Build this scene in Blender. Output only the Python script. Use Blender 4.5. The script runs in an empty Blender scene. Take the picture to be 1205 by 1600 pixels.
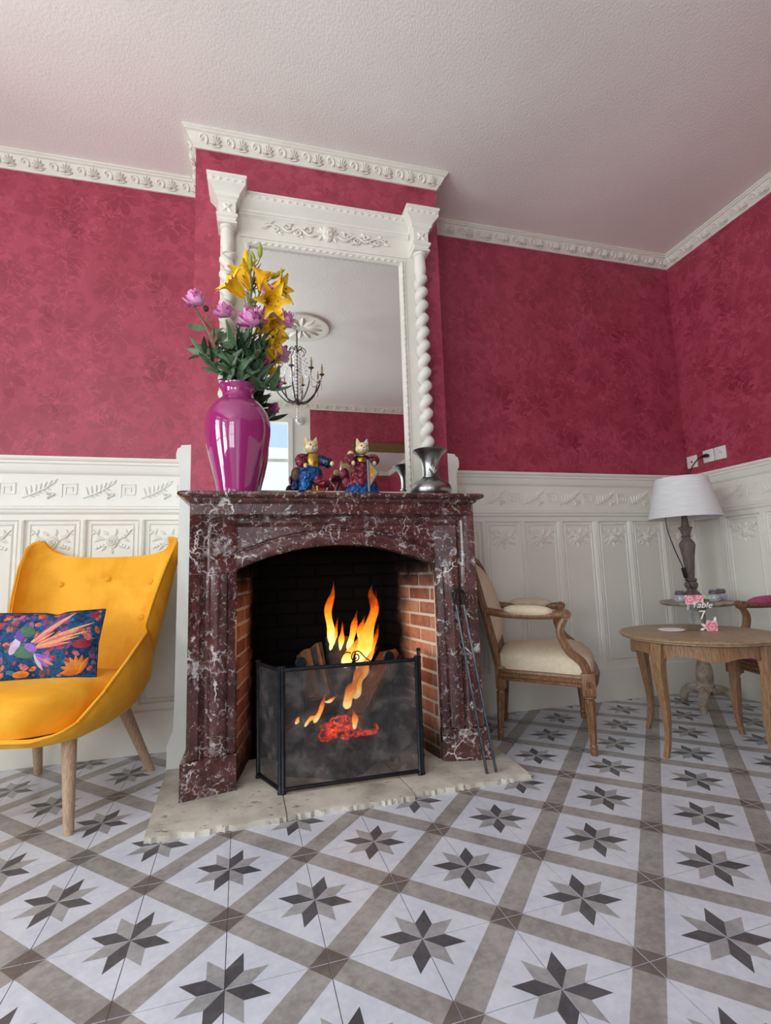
import bpy, bmesh, math, random
from mathutils import Vector, Matrix, Euler
random.seed(7)
PI = math.pi
scene = bpy.context.scene
col = scene.collection

# ------------------------------------------------------------------ camera, world, light, exposure
cam_data = bpy.data.cameras.new('camera')
cam = bpy.data.objects.new('camera', cam_data); col.objects.link(cam)
cam.matrix_world = Matrix(((0.967342, -0.000755, -0.253475, -0.3636),
                           (-0.251643, -0.122912, -0.959983, -2.86224),
                           (-0.030431, 0.992417, -0.119088, 0.87569),
                           (0, 0, 0, 1)))
cam_data.sensor_fit = 'VERTICAL'; cam_data.sensor_height = 36.0; cam_data.sensor_width = 36.0 * 1205 / 1600
cam_data.lens = 17.2113; cam_data.clip_start = 0.02
scene.camera = cam
vs = scene.view_settings
vs.view_transform = 'Standard'; vs.look = 'None'; vs.gamma = 1.0; vs.use_curve_mapping = False
vs.exposure = 0.0
scene.cycles.max_bounces = 8; scene.cycles.diffuse_bounces = 4; scene.cycles.glossy_bounces = 4; scene.cycles.transparent_max_bounces = 10

XL, XR, YF, ZC = -3.0, 2.70, -4.5, 3.2          # room: left, right, front wall, ceiling
world = bpy.data.worlds.new('sky'); scene.world = world; world.use_nodes = True
bg = world.node_tree.nodes['Background']; bg.inputs[0].default_value = (0.62, 0.80, 1.0, 1); bg.inputs[1].default_value = 1.2

# openings (y0,y1,z0,z1) in the left wall and (x0,x1,z0,z1) in the front wall
LEFT_WIN = [(-4.15, -2.75, 0.75, 2.85), (-2.2, -1.15, 0.75, 2.85)]
FRONT_WIN = [(-2.55, -1.15, 0.75, 2.95), (-0.78, 0.10, 0.05, 2.98)]
def area(name, loc, rot, sx, sy, power, color):
    l = bpy.data.lights.new(name, 'AREA'); l.shape = 'RECTANGLE'; l.size = sx; l.size_y = sy
    l.energy = power; l.color = color
    o = bpy.data.objects.new(name, l); col.objects.link(o); o.location = loc; o.rotation_euler = rot
    return o
DAY = (0.97, 1.0, 0.965)
for (a, b, c, d), pw in zip(LEFT_WIN, (130, 84)):
    area('daylight', (XL - 0.42, (a + b) / 2, (c + d) / 2 - 0.1), (0, -PI / 2 - 0.34, 0), d - c, b - a, pw, DAY)
for (a, b, c, d), pw in zip(FRONT_WIN, (66, 4)):
    area('daylight', ((a + b) / 2, YF - 0.42, (c + d) / 2 - 0.1), (PI / 2 + 0.34, 0, 0), b - a, d - c, pw, DAY)

# ------------------------------------------------------------------ node helpers and materials
def srgb(r, g, b):
    f = lambda c: ((c / 255) / 12.92 if c / 255 <= 0.04045 else ((c / 255 + 0.055) / 1.055) ** 2.4)
    return (f(r), f(g), f(b), 1.0)
class NT:
    def __init__(s, name):
        s.m = bpy.data.materials.new(name); s.m.use_nodes = True
        s.t = s.m.node_tree; s.n = s.t.nodes; s.b = s.n['Principled BSDF']; s.out = s.n['Material Output']
    def new(s, typ, **kw):
        n = s.n.new(typ)
        for k, v in kw.items(): setattr(n, k, v)
        return n
    def link(s, a, b): s.t.links.new(a, b)
    def put(s, sock, v):
        if hasattr(v, 'bl_idname') or isinstance(v, bpy.types.NodeSocket): s.link(v, sock)
        else: sock.default_value = v
    def math(s, op, a, b=0.0, c=0.0, clamp=False):
        n = s.new('ShaderNodeMath', operation=op, use_clamp=clamp)
        for i, v in enumerate((a, b, c)): s.put(n.inputs[i], v)
        return n.outputs[0]
    def mix(s, f, a, b, blend='MIX'):
        n = s.new('ShaderNodeMix', data_type='RGBA', blend_type=blend)
        s.put(n.inputs[0], f); s.put(n.inputs[6], a); s.put(n.inputs[7], b)
        return n.outputs[2]
    def ramp(s, f, stops):
        n = s.new('ShaderNodeValToRGB'); e = n.color_ramp.elements
        while len(e) < len(stops): e.new(0.5)
        for el, (p, c) in zip(e, stops): el.position = p; el.color = c if len(c) == 4 else (*c, 1)
        s.put(n.inputs[0], f); return n.outputs[0]
    def mapr(s, v, a, b, c=0.0, d=1.0):
        n = s.new('ShaderNodeMapRange', interpolation_type='SMOOTHSTEP')
        s.put(n.inputs[0], v)
        for i, x in enumerate((a, b, c, d)): s.put(n.inputs[i + 1], x)
        return n.outputs[0]
    def coord(s, kind='Object'):
        if kind == 'World': return s.new('ShaderNodeNewGeometry').outputs['Position']
        return s.new('ShaderNodeTexCoord').outputs[kind]
    def noise(s, vec, scale, detail=4, rough=0.55, dist=0.0, out=0):
        n = s.new('ShaderNodeTexNoise'); s.put(n.inputs['Vector'], vec)
        n.inputs['Scale'].default_value = scale; n.inputs['Detail'].default_value = detail
        n.inputs['Roughness'].default_value = rough; n.inputs['Distortion'].default_value = dist
        return n.outputs[out]
    def voro(s, vec, scale, feature='F1', out=0, rnd=1.0):
        n = s.new('ShaderNodeTexVoronoi', feature=feature); s.put(n.inputs['Vector'], vec)
        n.inputs['Scale'].default_value = scale; n.inputs['Randomness'].default_value = rnd
        return n.outputs[out]
    def vmul(s, v, xyz):
        n = s.new('ShaderNodeVectorMath', operation='MULTIPLY'); s.put(n.inputs[0], v); n.inputs[1].default_value = xyz
        return n.outputs[0]
    def vadd(s, a, b):
        n = s.new('ShaderNodeVectorMath', operation='ADD'); s.put(n.inputs[0], a); s.put(n.inputs[1], b)
        return n.outputs[0]
    def sep(s, v):
        n = s.new('ShaderNodeSeparateXYZ'); s.put(n.inputs[0], v); return n.outputs
    def bump(s, h, strength=0.3, dist=0.01):
        n = s.new('ShaderNodeBump'); s.put(n.inputs['Height'], h)
        n.inputs['Strength'].default_value = strength; n.inputs['Distance'].default_value = dist
        s.link(n.outputs[0], s.b.inputs['Normal'])
    def set(s, **kw):
        names = {'color': 'Base Color', 'rough': 'Roughness', 'metal': 'Metallic', 'spec': 'Specular IOR Level',
                 'sheen': 'Sheen Weight', 'coat': 'Coat Weight', 'trans': 'Transmission Weight', 'ior': 'IOR', 'alpha': 'Alpha',
                 'emis': 'Emission Color', 'estr': 'Emission Strength', 'sss': 'Subsurface Weight', 'coatr': 'Coat Roughness'}
        for k, v in kw.items(): s.put(s.b.inputs[names[k]], v)
        return s

def simple(name, c, rough=0.5, metal=0.0, var=0.12, scale=8.0, bump=0.0, bscale=60, spec=0.5, c2=None, bdist=0.004, **kw):
    s = NT(name); co = s.coord()
    n = s.noise(co, scale, 3)
    base = srgb(*c); dark = srgb(*c2) if c2 else tuple(x * (1 - 2 * var) for x in base[:3]) + (1,)
    s.set(color=s.mix(s.mapr(n, 0.3, 0.7), dark, base), rough=rough, metal=metal, spec=spec, **kw)
    if bump: s.bump(s.noise(co, bscale, 2, 0.5, 1.0 if bdist > 0.01 else 0.0), bump, bdist)
    return s.m

M = {}
def wallpaper():
    s = NT('crimson_damask_wallpaper')
    P = s.coord('World'); X, Y, Z = s.sep(P)
    wob = s.vadd(s.noise(P, 7, 3, out=1), (-0.5, -0.5, -0.5)); wx, wy, wz = s.sep(wob)
    u = s.math('ADD', s.math('ADD', X, Y), s.math('MULTIPLY', wx, 0.05)); v = s.math('ADD', Z, s.math('MULTIPLY', wz, 0.05))
    def motif(cw, ch, ou, ov, n, R, fan):
        uu = s.math('DIVIDE', s.math('ADD', u, ou), cw)
        colm = s.math('MODULO', s.math('FLOOR', s.math('ADD', uu, 50)), 2)
        vv = s.math('ADD', s.math('DIVIDE', s.math('ADD', v, ov), ch), s.math('MULTIPLY', colm, 0.5))
        lx = s.math('MULTIPLY', s.math('SUBTRACT', s.math('FRACT', s.math('ADD', uu, 50)), 0.5), cw)
        lz = s.math('MULTIPLY', s.math('SUBTRACT', s.math('FRACT', s.math('ADD', vv, 50)), 0.5), ch)
        r = s.math('SQRT', s.math('ADD', s.math('MULTIPLY', lx, lx), s.math('MULTIPLY', lz, lz)))
        th = s.math('ARCTAN2', lx, lz)
        c = s.math('ABSOLUTE', s.math('COSINE', s.math('MULTIPLY', th, n)))
        lobe = s.math('ADD', 1.0 - fan, s.math('MULTIPLY', fan, s.math('COSINE', s.math('MULTIPLY', th, 1.0))))
        rad = s.math('MULTIPLY', s.math('MULTIPLY', R, lobe), s.math('ADD', 0.55, s.math('MULTIPLY', 0.45, c)))
        inside = s.mapr(s.math('SUBTRACT', rad, r), 0.0, 0.012)
        vein = s.mapr(c, 0.15, 0.45)
        core = s.mapr(r, R * 0.12, R * 0.25)
        m = s.math('MULTIPLY', s.math('MULTIPLY', inside, vein), core)
        spir = s.math('SINE', s.math('ADD', s.math('MULTIPLY', r, 230.0), s.math('MULTIPLY', th, 2.0)))
        ring = s.math('MULTIPLY', s.mapr(r, R * 1.2, R * 0.9), s.mapr(spir, 0.1, 0.6))
        return m, ring
    m1, _ = motif(0.52, 0.56, 0.10, 0.02, 5.5, 0.155, 0.42)
    m2, _ = motif(0.26, 0.28, 0.22, 0.14, 4.5, 0.085, -0.40)
    _, s3 = motif(0.52, 0.56, 0.36, 0.20, 2.0, 0.060, 0.0)
    _, s4 = motif(0.26, 0.56, 0.05, 0.33, 2.0, 0.045, 0.0)
    d = s.vadd(P, s.vmul(s.noise(P, 16, 2, out=1), (0.10, 0.10, 0.10)))
    nz = s.noise(d, 15, 4, 0.62)
    foliage = s.mapr(nz, 0.49, 0.56)
    line = s.math('MULTIPLY', s.mapr(s.math('ABSOLUTE', s.math('SUBTRACT', s.noise(d, 13, 3), 0.5)), 0.022, 0.006), s.mapr(s.noise(P, 6, 2), 0.42, 0.56))
    brk = s.mapr(s.noise(P, 4.2, 3), 0.36, 0.62, 0.15, 1.0)
    pat = s.math('MAXIMUM', s.math('MULTIPLY', m1, 0.85), s.math('MULTIPLY', m2, 0.6))
    pat = s.math('MAXIMUM', pat, s.math('MULTIPLY', s.math('MAXIMUM', s3, s4), 0.45))
    pat = s.math('MULTIPLY', pat, brk)
    pat = s.math('MAXIMUM', pat, s.math('MULTIPLY', foliage, 0.40))
    base = s.mix(s.mapr(s.noise(P, 2.2, 3), 0.3, 0.7), srgb(160, 58, 78), srgb(172, 68, 90))
    c = s.mix(pat, base, srgb(130, 36, 55)); c = s.mix(s.math('MULTIPLY', line, 0.5), c, srgb(192, 86, 106))
    s.set(color=c, rough=s.mix(pat, (0.50, 0.50, 0.50, 1), (0.32, 0.32, 0.32, 1)), spec=0.45)
    return s.m
def ceiling_mat():
    s = NT('textured_ceiling_paper'); P = s.coord('World')
    s.set(color=s.mix(s.mapr(s.noise(P, 1.3, 2), 0.3, 0.7), srgb(236, 231, 225), srgb(242, 238, 232)), rough=0.62, spec=0.3)
    rot = s.new('ShaderNodeVectorRotate', rotation_type='Z_AXIS'); s.put(rot.inputs['Vector'], P); rot.inputs['Angle'].default_value = 0.7
    s.bump(s.noise(s.vmul(rot.outputs[0], (1.0, 0.55, 1.0)), 135, 1), 0.6, 0.0035)
    return s.m
def marble():
    s = NT('red_brown_veined_marble'); P = s.coord('World')
    d = s.vadd(P, s.vmul(s.vadd(s.noise(P, 9, 5, out=1), (-0.5, -0.5, -0.5)), (0.16, 0.16, 0.16)))
    d2 = s.vadd(P, s.vmul(s.vadd(s.noise(P, 30, 4, out=1), (-0.5, -0.5, -0.5)), (0.06, 0.06, 0.06)))
    gate = s.mapr(s.noise(P, 9, 5, 0.65), 0.50, 0.66)
    v1 = s.math('MULTIPLY', s.mapr(s.voro(d, 4.2, 'DISTANCE_TO_EDGE'), 0.016, 0.005), s.mapr(s.noise(s.vadd(P, (4.0, 9.0, 2.0)), 7, 3), 0.50, 0.60))
    v2 = s.math('MULTIPLY', s.mapr(s.voro(d2, 17, 'DISTANCE_TO_EDGE'), 0.07, 0.02), gate)
    blot = s.math('MULTIPLY', s.mapr(s.noise(s.vadd(d, (3.1, 1.7, 5.2)), 8.5, 6, 0.66), 0.60, 0.66), 0.85)
    fl = s.vadd(s.vmul(d2, (1.0, 1.0, 0.55)), (7.0, 2.0, 1.0))
    spk = s.mapr(s.noise(fl, 70, 5, 0.62, 0.8), 0.60, 0.66)
    spk2 = s.mapr(s.noise(s.vadd(d2, (1.0, 5.0, 3.0)), 38, 5, 0.65, 0.6), 0.62, 0.67)
    base = s.ramp(s.noise(d, 16, 6, 0.6), [(0.30, srgb(52, 28, 27)), (0.5, srgb(82, 49, 46)), (0.72, srgb(104, 64, 59))])
    c = s.mix(s.math('MULTIPLY', spk, 0.8), base, srgb(190, 178, 176)); c = s.mix(s.math('MULTIPLY', spk2, 0.9), c, srgb(206, 198, 196))
    c = s.mix(blot, c, s.mix(s.mapr(s.noise(P, 40, 4), 0.4, 0.6), srgb(128, 112, 114), srgb(192, 186, 188)))
    c = s.mix(s.math('MULTIPLY', v2, 0.85), c, srgb(204, 196, 194)); c = s.mix(v1, c, srgb(214, 208, 204))
    s.set(color=c, rough=0.16, spec=0.55)
    return s.m
def tile_mat(name, a, b, rough=0.33):
    s = NT(name); P = s.coord('World')
    n = s.math('ADD', s.math('MULTIPLY', s.noise(P, 7, 4, 0.65), 0.6), s.math('MULTIPLY', s.noise(P, 45, 3, 0.7), 0.4))
    s.set(color=s.mix(s.mapr(n, 0.34, 0.66), srgb(*a), srgb(*b)), rough=rough, spec=0.5)
    return s.m
def wood(name, a, b, axis=(1, 1, 12), rough=0.42, scale=3.0, coat=0.0):
    s = NT(name); co = s.coord()
    st = s.vmul(co, axis)
    n = s.noise(s.vadd(st, s.vmul(s.noise(co, 3, 2, out=1), (0.3, 0.3, 0.3))), scale * 6, 5, 0.6)
    f = s.noise(s.vmul(st, (5, 5, 5)), scale * 6, 3)
    s.set(color=s.mix(s.mapr(s.math('ADD', s.math('MULTIPLY', n, 0.7), s.math('MULTIPLY', f, 0.3)), 0.36, 0.64), srgb(*a), srgb(*b)), rough=rough, coat=coat)
    s.bump(f, 0.12, 0.002)
    return s.m
def velvet(name, a, b):
    s = NT(name); co = s.coord()
    n = s.noise(co, 5, 4, 0.6, 0.6)
    s.set(color=s.mix(s.mapr(n, 0.32, 0.68), srgb(*a), srgb(*b)), rough=0.72, spec=0.25, sheen=0.6)
    s.b.inputs['Sheen Roughness'].default_value = 0.35
    s.b.inputs['Sheen Tint'].default_value = srgb(255, 214, 110)
    s.bump(s.noise(co, 420, 2), 0.12, 0.001)
    return s.m
def fabric(name, a, b, scale=26, rough=0.85):
    s = NT(name); co = s.coord()
    d = s.vadd(co, s.vmul(s.noise(co, 22, 3, out=1), (0.05, 0.05, 0.05)))
    w = s.mapr(s.voro(d, scale, 'DISTANCE_TO_EDGE'), 0.05, 0.16)
    s.set(color=s.mix(s.math('ADD', s.math('MULTIPLY', w, 0.35), s.math('MULTIPLY', s.noise(co, 12, 4), 0.6), clamp=True), srgb(*b), srgb(*a)), rough=rough, spec=0.2)
    s.bump(s.noise(co, 500, 2), 0.25, 0.001)
    return s.m
def brick_mat():
    s = NT('sooty_firebrick'); P = s.coord('World'); X, Y, Z = s.sep(P)
    info = s.new('ShaderNodeObjectInfo').outputs['Random']
    n = s.noise(P, 22, 5)
    c = s.mix(s.mapr(s.math('ADD', s.math('MULTIPLY', n, 0.6), s.math('MULTIPLY', info, 0.4)), 0.25, 0.75), srgb(140, 84, 66), srgb(190, 136, 108))
    return s, c, soot_factor(s, P, Y, Z)
def soot_factor(s, P, Y, Z):
    nz = s.math('MULTIPLY', s.math('SUBTRACT', s.noise(P, 6, 5), 0.5), 0.22)
    fy = s.mapr(s.math('ADD', Y, nz), -0.44, -0.27)
    fz = s.mapr(s.math('ADD', Z, nz), 0.74, 0.90)
    fl = s.mapr(s.math('ADD', Z, nz), 0.22, 0.05)
    return s.math('MAXIMUM', s.math('MAXIMUM', fy, fz), s.math('MULTIPLY', fl, 0.8))

M['wallpaper'] = wallpaper()
M['ceiling'] = ceiling_mat()
M['marble'] = marble()
M['paint'] = simple('cream_painted_wood', (230, 229, 219), 0.42, var=0.02, scale=3, bump=0.05, bscale=40)
M['cornice'] = simple('white_painted_plaster', (226, 222, 210), 0.55, var=0.03, scale=5, bump=0.06, bscale=80)
M['whiteboard'] = simple('white_gloss_paint', (222, 222, 216), 0.38, var=0.04, scale=6, bump=0.05, bscale=50)
M['mirrorpaint'] = simple('off_white_frame_paint', (228, 224, 213), 0.5, var=0.03, scale=6, bump=0.06, bscale=70)
M['t_white'] = tile_mat('tile_white_glaze', (202, 208, 221), (221, 226, 235))
M['t_band'] = tile_mat('tile_grey_band', (138, 135, 133), (176, 174, 172))
M['t_cross'] = tile_mat('tile_taupe_crossing', (100, 92, 88), (124, 116, 112))
M['t_dark'] = tile_mat('tile_charcoal_petal', (72, 72, 76), (100, 100, 104))
M['t_light'] = tile_mat('tile_pale_grey_petal', (146, 146, 148), (178, 178, 180))
M['grout'] = simple('brown_grout', (112, 102, 96), 0.85, var=0.15, scale=20)
M['hearth'] = None
def hearth_mat():
    s = NT('worn_limestone'); P = s.coord('World')
    n = s.noise(P, 6, 6, 0.62)
    pit = s.mapr(s.noise(s.vmul(P, (1, 2, 1)), 26, 4, 0.6), 0.60, 0.70)
    soot = s.mapr(s.noise(P, 4.5, 5), 0.55, 0.75)
    c = s.ramp(n, [(0.3, srgb(158, 153, 141)), (0.5, srgb(192, 188, 175)), (0.7, srgb(214, 210, 198))])
    c = s.mix(s.math('MULTIPLY', soot, 0.45), c, srgb(112, 106, 96))
    c = s.mix(s.math('MULTIPLY', pit, 0.7), c, srgb(96, 90, 78))
    s.set(color=c, rough=0.55); s.bump(s.math('SUBTRACT', n, s.math('MULTIPLY', pit, 0.6)), 0.4, 0.006)
    return s.m
M['hearth'] = hearth_mat()
s_, c_, f_ = brick_mat(); s_.set(color=s_.mix(f_, c_, srgb(13, 11, 10)), rough=0.9, spec=0.2); s_.bump(s_.noise(s_.coord('World'), 90, 4), 0.5, 0.004); M['brick'] = s_.m
s_ = NT('sooty_mortar'); P_ = s_.coord('World'); x_, y_, z_ = s_.sep(P_)
s_.set(color=s_.mix(soot_factor(s_, P_, y_, z_), srgb(214, 202, 188), srgb(14, 12, 11)), rough=0.95, spec=0.1); M['mortar'] = s_.m
M['soot'] = simple('black_soot', (16, 14, 13), 0.95, var=0.2, spec=0.1)
M['iron'] = simple('blackened_iron', (44, 48, 54), 0.42, metal=0.7, var=0.2, scale=30, bump=0.15, bscale=120)
M['steel'] = simple('dark_forged_steel', (92, 102, 114), 0.3, metal=0.85, var=0.25, scale=25)
M['pewter'] = simple('pewter', (158, 158, 156), 0.28, metal=1.0, var=0.12, scale=10, bump=0.08, bscale=40)
M['oak'] = wood('pale_oak_leg', (172, 142, 116), (206, 178, 150), (10, 10, 1), 0.5)
M['walnut'] = wood('worn_walnut', (94, 62, 40), (150, 110, 76), (9, 9, 1.2), 0.4)
M['table_top'] = wood('faded_oak_tabletop', (134, 110, 82), (178, 154, 122), (1.2, 9, 9), 0.38)
M['table_leg'] = wood('honey_oak', (122, 90, 62), (164, 128, 94), (9, 9, 1.2), 0.36)
M['yellow'] = velvet('mustard_yellow_velvet', (232, 158, 30), (250, 184, 56))
M['cream_fabric'] = fabric('cream_damask_upholstery', (220, 206, 182), (206, 190, 164))
M['rose_fabric'] = fabric('dusty_rose_upholstery', (176, 92, 122), (150, 70, 100))
M['lamp_wood'] = wood('dark_distressed_wood', (76, 78, 80), (122, 106, 96), (8, 8, 1.2), 0.55)
M['shade'] = None
s_ = NT('white_linen_shade'); co_ = s_.coord(); s_.set(color=s_.mix(s_.mapr(s_.noise(s_.vmul(co_, (1, 1, 30)), 12, 3), 0.3, 0.7), srgb(220, 222, 224), srgb(234, 236, 238)), rough=0.9, spec=0.2, sss=0.0); s_.bump(s_.noise(s_.vmul(co_, (1, 1, 6)), 200, 2), 0.15, 0.001); M['shade'] = s_.m
M['ped_paint'] = simple('chipped_cream_paint', (196, 190, 174), 0.6, c2=(142, 126, 106), scale=16, bump=0.2, bscale=60)
M['black'] = simple('black_plastic', (20, 20, 22), 0.4, var=0.1)
M['socket'] = simple('white_plastic', (226, 226, 224), 0.35, var=0.02)
M['socket_dark'] = simple('dark_socket_hole', (60, 60, 60), 0.5, var=0.1)
M['vase'] = simple('magenta_glazed_ceramic', (158, 46, 114), 0.06, var=0.05, scale=3, coat=1.0, coatr=0.03)
M['vase_in'] = simple('purple_inner_glaze', (104, 30, 84), 0.15, var=0.05)
M['leaf'] = simple('dark_green_leaf', (92, 120, 82), 0.45, c2=(52, 80, 54), scale=14)
M['stem'] = simple('green_stem', (128, 146, 96), 0.5, c2=(92, 116, 70), scale=12)
M['peony'] = simple('pink_peony_petal', (250, 196, 232), 0.6, c2=(234, 150, 208), scale=26, sss=0.0)
M['peony_deep'] = simple('deep_pink_petal', (222, 120, 180), 0.6, c2=(186, 74, 136), scale=26)
M['lily'] = simple('golden_lily_petal', (255, 216, 44), 0.5, c2=(248, 188, 16), scale=20)
M['bud_green'] = simple('pale_green_bud', (176, 182, 74), 0.5, c2=(132, 152, 60), scale=14)
M['bud_dark'] = simple('dark_bud', (66, 58, 40), 0.6)
M['stamen'] = simple('brown_anther', (110, 62, 24), 0.7)
M['log'] = wood('split_log', (86, 60, 42), (132, 96, 68), (2, 9, 9), 0.8)
M['bark'] = simple('charred_bark', (64, 56, 48), 0.9, c2=(34, 30, 26), scale=24, bump=0.7, bscale=40)
M['ash'] = simple('grey_ash', (112, 106, 102), 0.95, c2=(50, 46, 44), scale=30, bump=0.9, bscale=50)
def emis(name, stops, strength, scale, axis='Z', lo=0.0, hi=1.0, alpha=False):
    s = NT(name); co = s.coord(); X, Y, Z = s.sep(co)
    f = s.mapr({'X': X, 'Y': Y, 'Z': Z}[axis], lo, hi)
    f = s.math('ADD', f, s.math('MULTIPLY', s.math('SUBTRACT', s.noise(s.vmul(co, (1, 1, 0.4)), scale, 4), 0.5), 0.5), clamp=True)
    c = s.ramp(f, stops)
    s.set(color=(0.02, 0.01, 0.0, 1), emis=c, estr=strength, rough=1.0, spec=0.0)
    if alpha:
        lw = s.new('ShaderNodeLayerWeight'); lw.inputs[0].default_value = 0.35
        edge = s.math('SUBTRACT', 1.0, s.math('MULTIPLY', lw.outputs['Facing'], 1.05), clamp=True)
        a = s.math('MULTIPLY', s.mapr(f, 0.35, 1.0, 1.0, 0.22), edge)
        s.set(alpha=a)
    return s.m
M['flame'] = emis('wood_flame', [(0.0, srgb(255, 214, 140)), (0.22, srgb(255, 176, 64)), (0.50, srgb(242, 122, 26)), (0.8, srgb(206, 78, 14)), (1.0, srgb(120, 36, 6))], 2.0, 22, 'Z', 0.0, 1.0, True)
M['ember'] = None
s_ = NT('glowing_embers'); P_ = s_.coord('World'); n_ = s_.noise(P_, 34, 5, 0.7)
s_.set(color=srgb(40, 32, 30), rough=0.95, emis=s_.ramp(n_, [(0.42, (0, 0, 0)), (0.52, srgb(170, 22, 6)), (0.60, srgb(255, 66, 18)), (0.72, srgb(255, 170, 70))]), estr=1.9); M['ember'] = s_.m
def screen_mat():
    s = NT('fine_iron_mesh'); P = s.coord('World')
    tr = s.new('ShaderNodeBsdfTransparent'); mx = s.new('ShaderNodeMixShader')
    f = s.mapr(s.noise(P, 7, 5), 0.35, 0.7, 0.52, 0.74)
    s.set(color=s.mix(s.mapr(s.noise(P, 16, 5), 0.4, 0.7), srgb(58, 56, 58), srgb(112, 106, 104)), rough=0.6, metal=0.2)
    s.link(f, mx.inputs[0]); s.link(tr.outputs[0], mx.inputs[1]); s.link(s.b.outputs[0], mx.inputs[2]); s.link(mx.outputs[0], s.out.inputs[0])
    return s.m
M['mesh'] = screen_mat()
def clear_glass(name, tint, refl=0.025):
    s = NT(name)
    tr = s.new('ShaderNodeBsdfTransparent'); tr.inputs[0].default_value = tint
    gl = s.new('ShaderNodeBsdfGlossy'); gl.inputs['Roughness'].default_value = 0.02
    mx = s.new('ShaderNodeMixShader'); mx.inputs[0].default_value = refl; s.link(tr.outputs[0], mx.inputs[1]); s.link(gl.outputs[0], mx.inputs[2])
    s.link(mx.outputs[0], s.out.inputs[0]); return s.m
M['pane'] = clear_glass('window_glass', (0.97, 0.98, 1, 1))
M['acrylic'] = clear_glass('clear_acrylic', (0.90, 0.92, 0.92, 1))
s_ = NT('crystal'); s_.set(color=(1, 1, 1, 1), trans=0.0, rough=0.12, ior=1.5); M['crystal'] = s_.m
s_ = NT('mirror_silver'); s_.set(color=(0.86, 0.88, 0.86, 1), metal=1.0, rough=0.008); M['mirror'] = s_.m
M['dark_iron_paint'] = simple('brown_wrought_iron', (88, 80, 74), 0.5, metal=0.4)
M['candle'] = simple('ivory_candle', (206, 186, 150), 0.6)
M['gold_frame'] = wood('gilt_wood_frame', (92, 70, 40), (132, 104, 62), (9, 1, 9), 0.4)
M['print_white'] = simple('white_print', (244, 244, 244), 0.6, var=0.01)
M['print_pink'] = simple('pink_print', (236, 150, 170), 0.6, c2=(214, 96, 124), scale=50)
M['print_palepink'] = simple('pale_pink_print', (244, 196, 204), 0.6, c2=(236, 160, 176), scale=60)
M['print_green'] = simple('sage_print', (168, 190, 168), 0.6)
M['cat_cream'] = simple('cream_porcelain', (216, 196, 148), 0.2, c2=(196, 170, 120), scale=20, coat=0.6)
M['cat_white'] = simple('pale_grey_porcelain', (188, 190, 200), 0.2, var=0.05, coat=0.6)
M['foil_red'] = simple('crimson_foil_cloth', (138, 44, 60), 0.3, metal=0.35, c2=(84, 20, 36), scale=40, bump=1.0, bscale=34, bdist=0.02)
M['foil_blue'] = simple('blue_foil_cloth', (14, 92, 158), 0.28, metal=0.35, c2=(8, 44, 96), scale=40, bump=1.0, bscale=34, bdist=0.02)
M['foil_navy'] = simple('navy_foil_cloth', (26, 42, 92), 0.3, metal=0.35, c2=(14, 20, 50), scale=40, bump=1.0, bscale=34, bdist=0.02)
M['foil_gold'] = simple('gold_foil_cloth', (188, 150, 60), 0.3, metal=0.6, c2=(120, 88, 30), scale=40, bump=0.3, bscale=60)
M['foil_brown'] = simple('brown_tuft_cloth', (112, 72, 56), 0.6, c2=(60, 36, 34), scale=40, bump=0.6, bscale=60)
M['grey_trim'] = simple('grey_braid', (112, 116, 132), 0.5)
M['harp_gold'] = simple('ochre_weave', (196, 150, 72), 0.6, c2=(166, 118, 48), scale=60)
def cushion_mat():
    s = NT('embroidered_blue_print'); co = s.coord()
    d = s.vadd(co, s.vmul(s.vadd(s.noise(co, 16, 4, out=1), (-0.5, -0.5, -0.5)), (0.05, 0.05, 0.05)))
    w = s.voro(d, 40, 'F1', 0); cellc = s.voro(d, 40, 'F1', 1); r, g, b = s.sep(cellc)
    blue = s.ramp(s.noise(d, 15, 5, 0.6, 1.2), [(0.28, srgb(16, 26, 58)), (0.42, srgb(24, 58, 96)), (0.55, srgb(34, 92, 134)), (0.66, srgb(38, 50, 108)), (0.8, srgb(84, 146, 170))])
    accent = s.ramp(r, [(0.0, srgb(40, 90, 80)), (0.2, srgb(196, 60, 66)), (0.4, srgb(120, 74, 150)), (0.55, srgb(206, 110, 130)), (0.7, srgb(214, 120, 50)), (0.85, srgb(70, 130, 150)), (1.0, srgb(40, 70, 140))])
    blob = s.math('MULTIPLY', s.mapr(w, 0.58, 0.44), s.mapr(g, 0.30, 0.36))
    line = s.mapr(s.math('SINE', s.math('MULTIPLY', s.noise(d, 26, 3), 70)), 0.2, 0.9, 0, 0.65)
    c = s.mix(blob, blue, accent); c = s.mix(line, c, srgb(18, 22, 46))
    s.set(color=c, rough=0.75, spec=0.25); s.bump(s.noise(d, 60, 3), 0.4, 0.004)
    return s.m
M['cushion'] = cushion_mat()
for nm, a, b in (('feather_pink', (206, 76, 112), (224, 140, 110)), ('feather_orange', (214, 128, 96), (226, 172, 122)), ('feather_yellow', (222, 180, 110), (206, 120, 110)),
                 ('bird_green', (74, 112, 72), (40, 92, 90)), ('bird_purple', (112, 60, 130), (84, 66, 160)), ('bird_white', (202, 186, 200), (176, 160, 190)), ('bird_violet', (110, 84, 180), (170, 110, 190)), ('bird_beak', (120, 64, 70), (90, 50, 60)), ('flower_orange', (220, 138, 40), (190, 100, 30)), ('flower_red', (170, 30, 56), (120, 20, 44))):
    M[nm] = simple(nm + '_thread', a, 0.7, c2=b, scale=30, bump=0.5, bscale=120)

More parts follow.
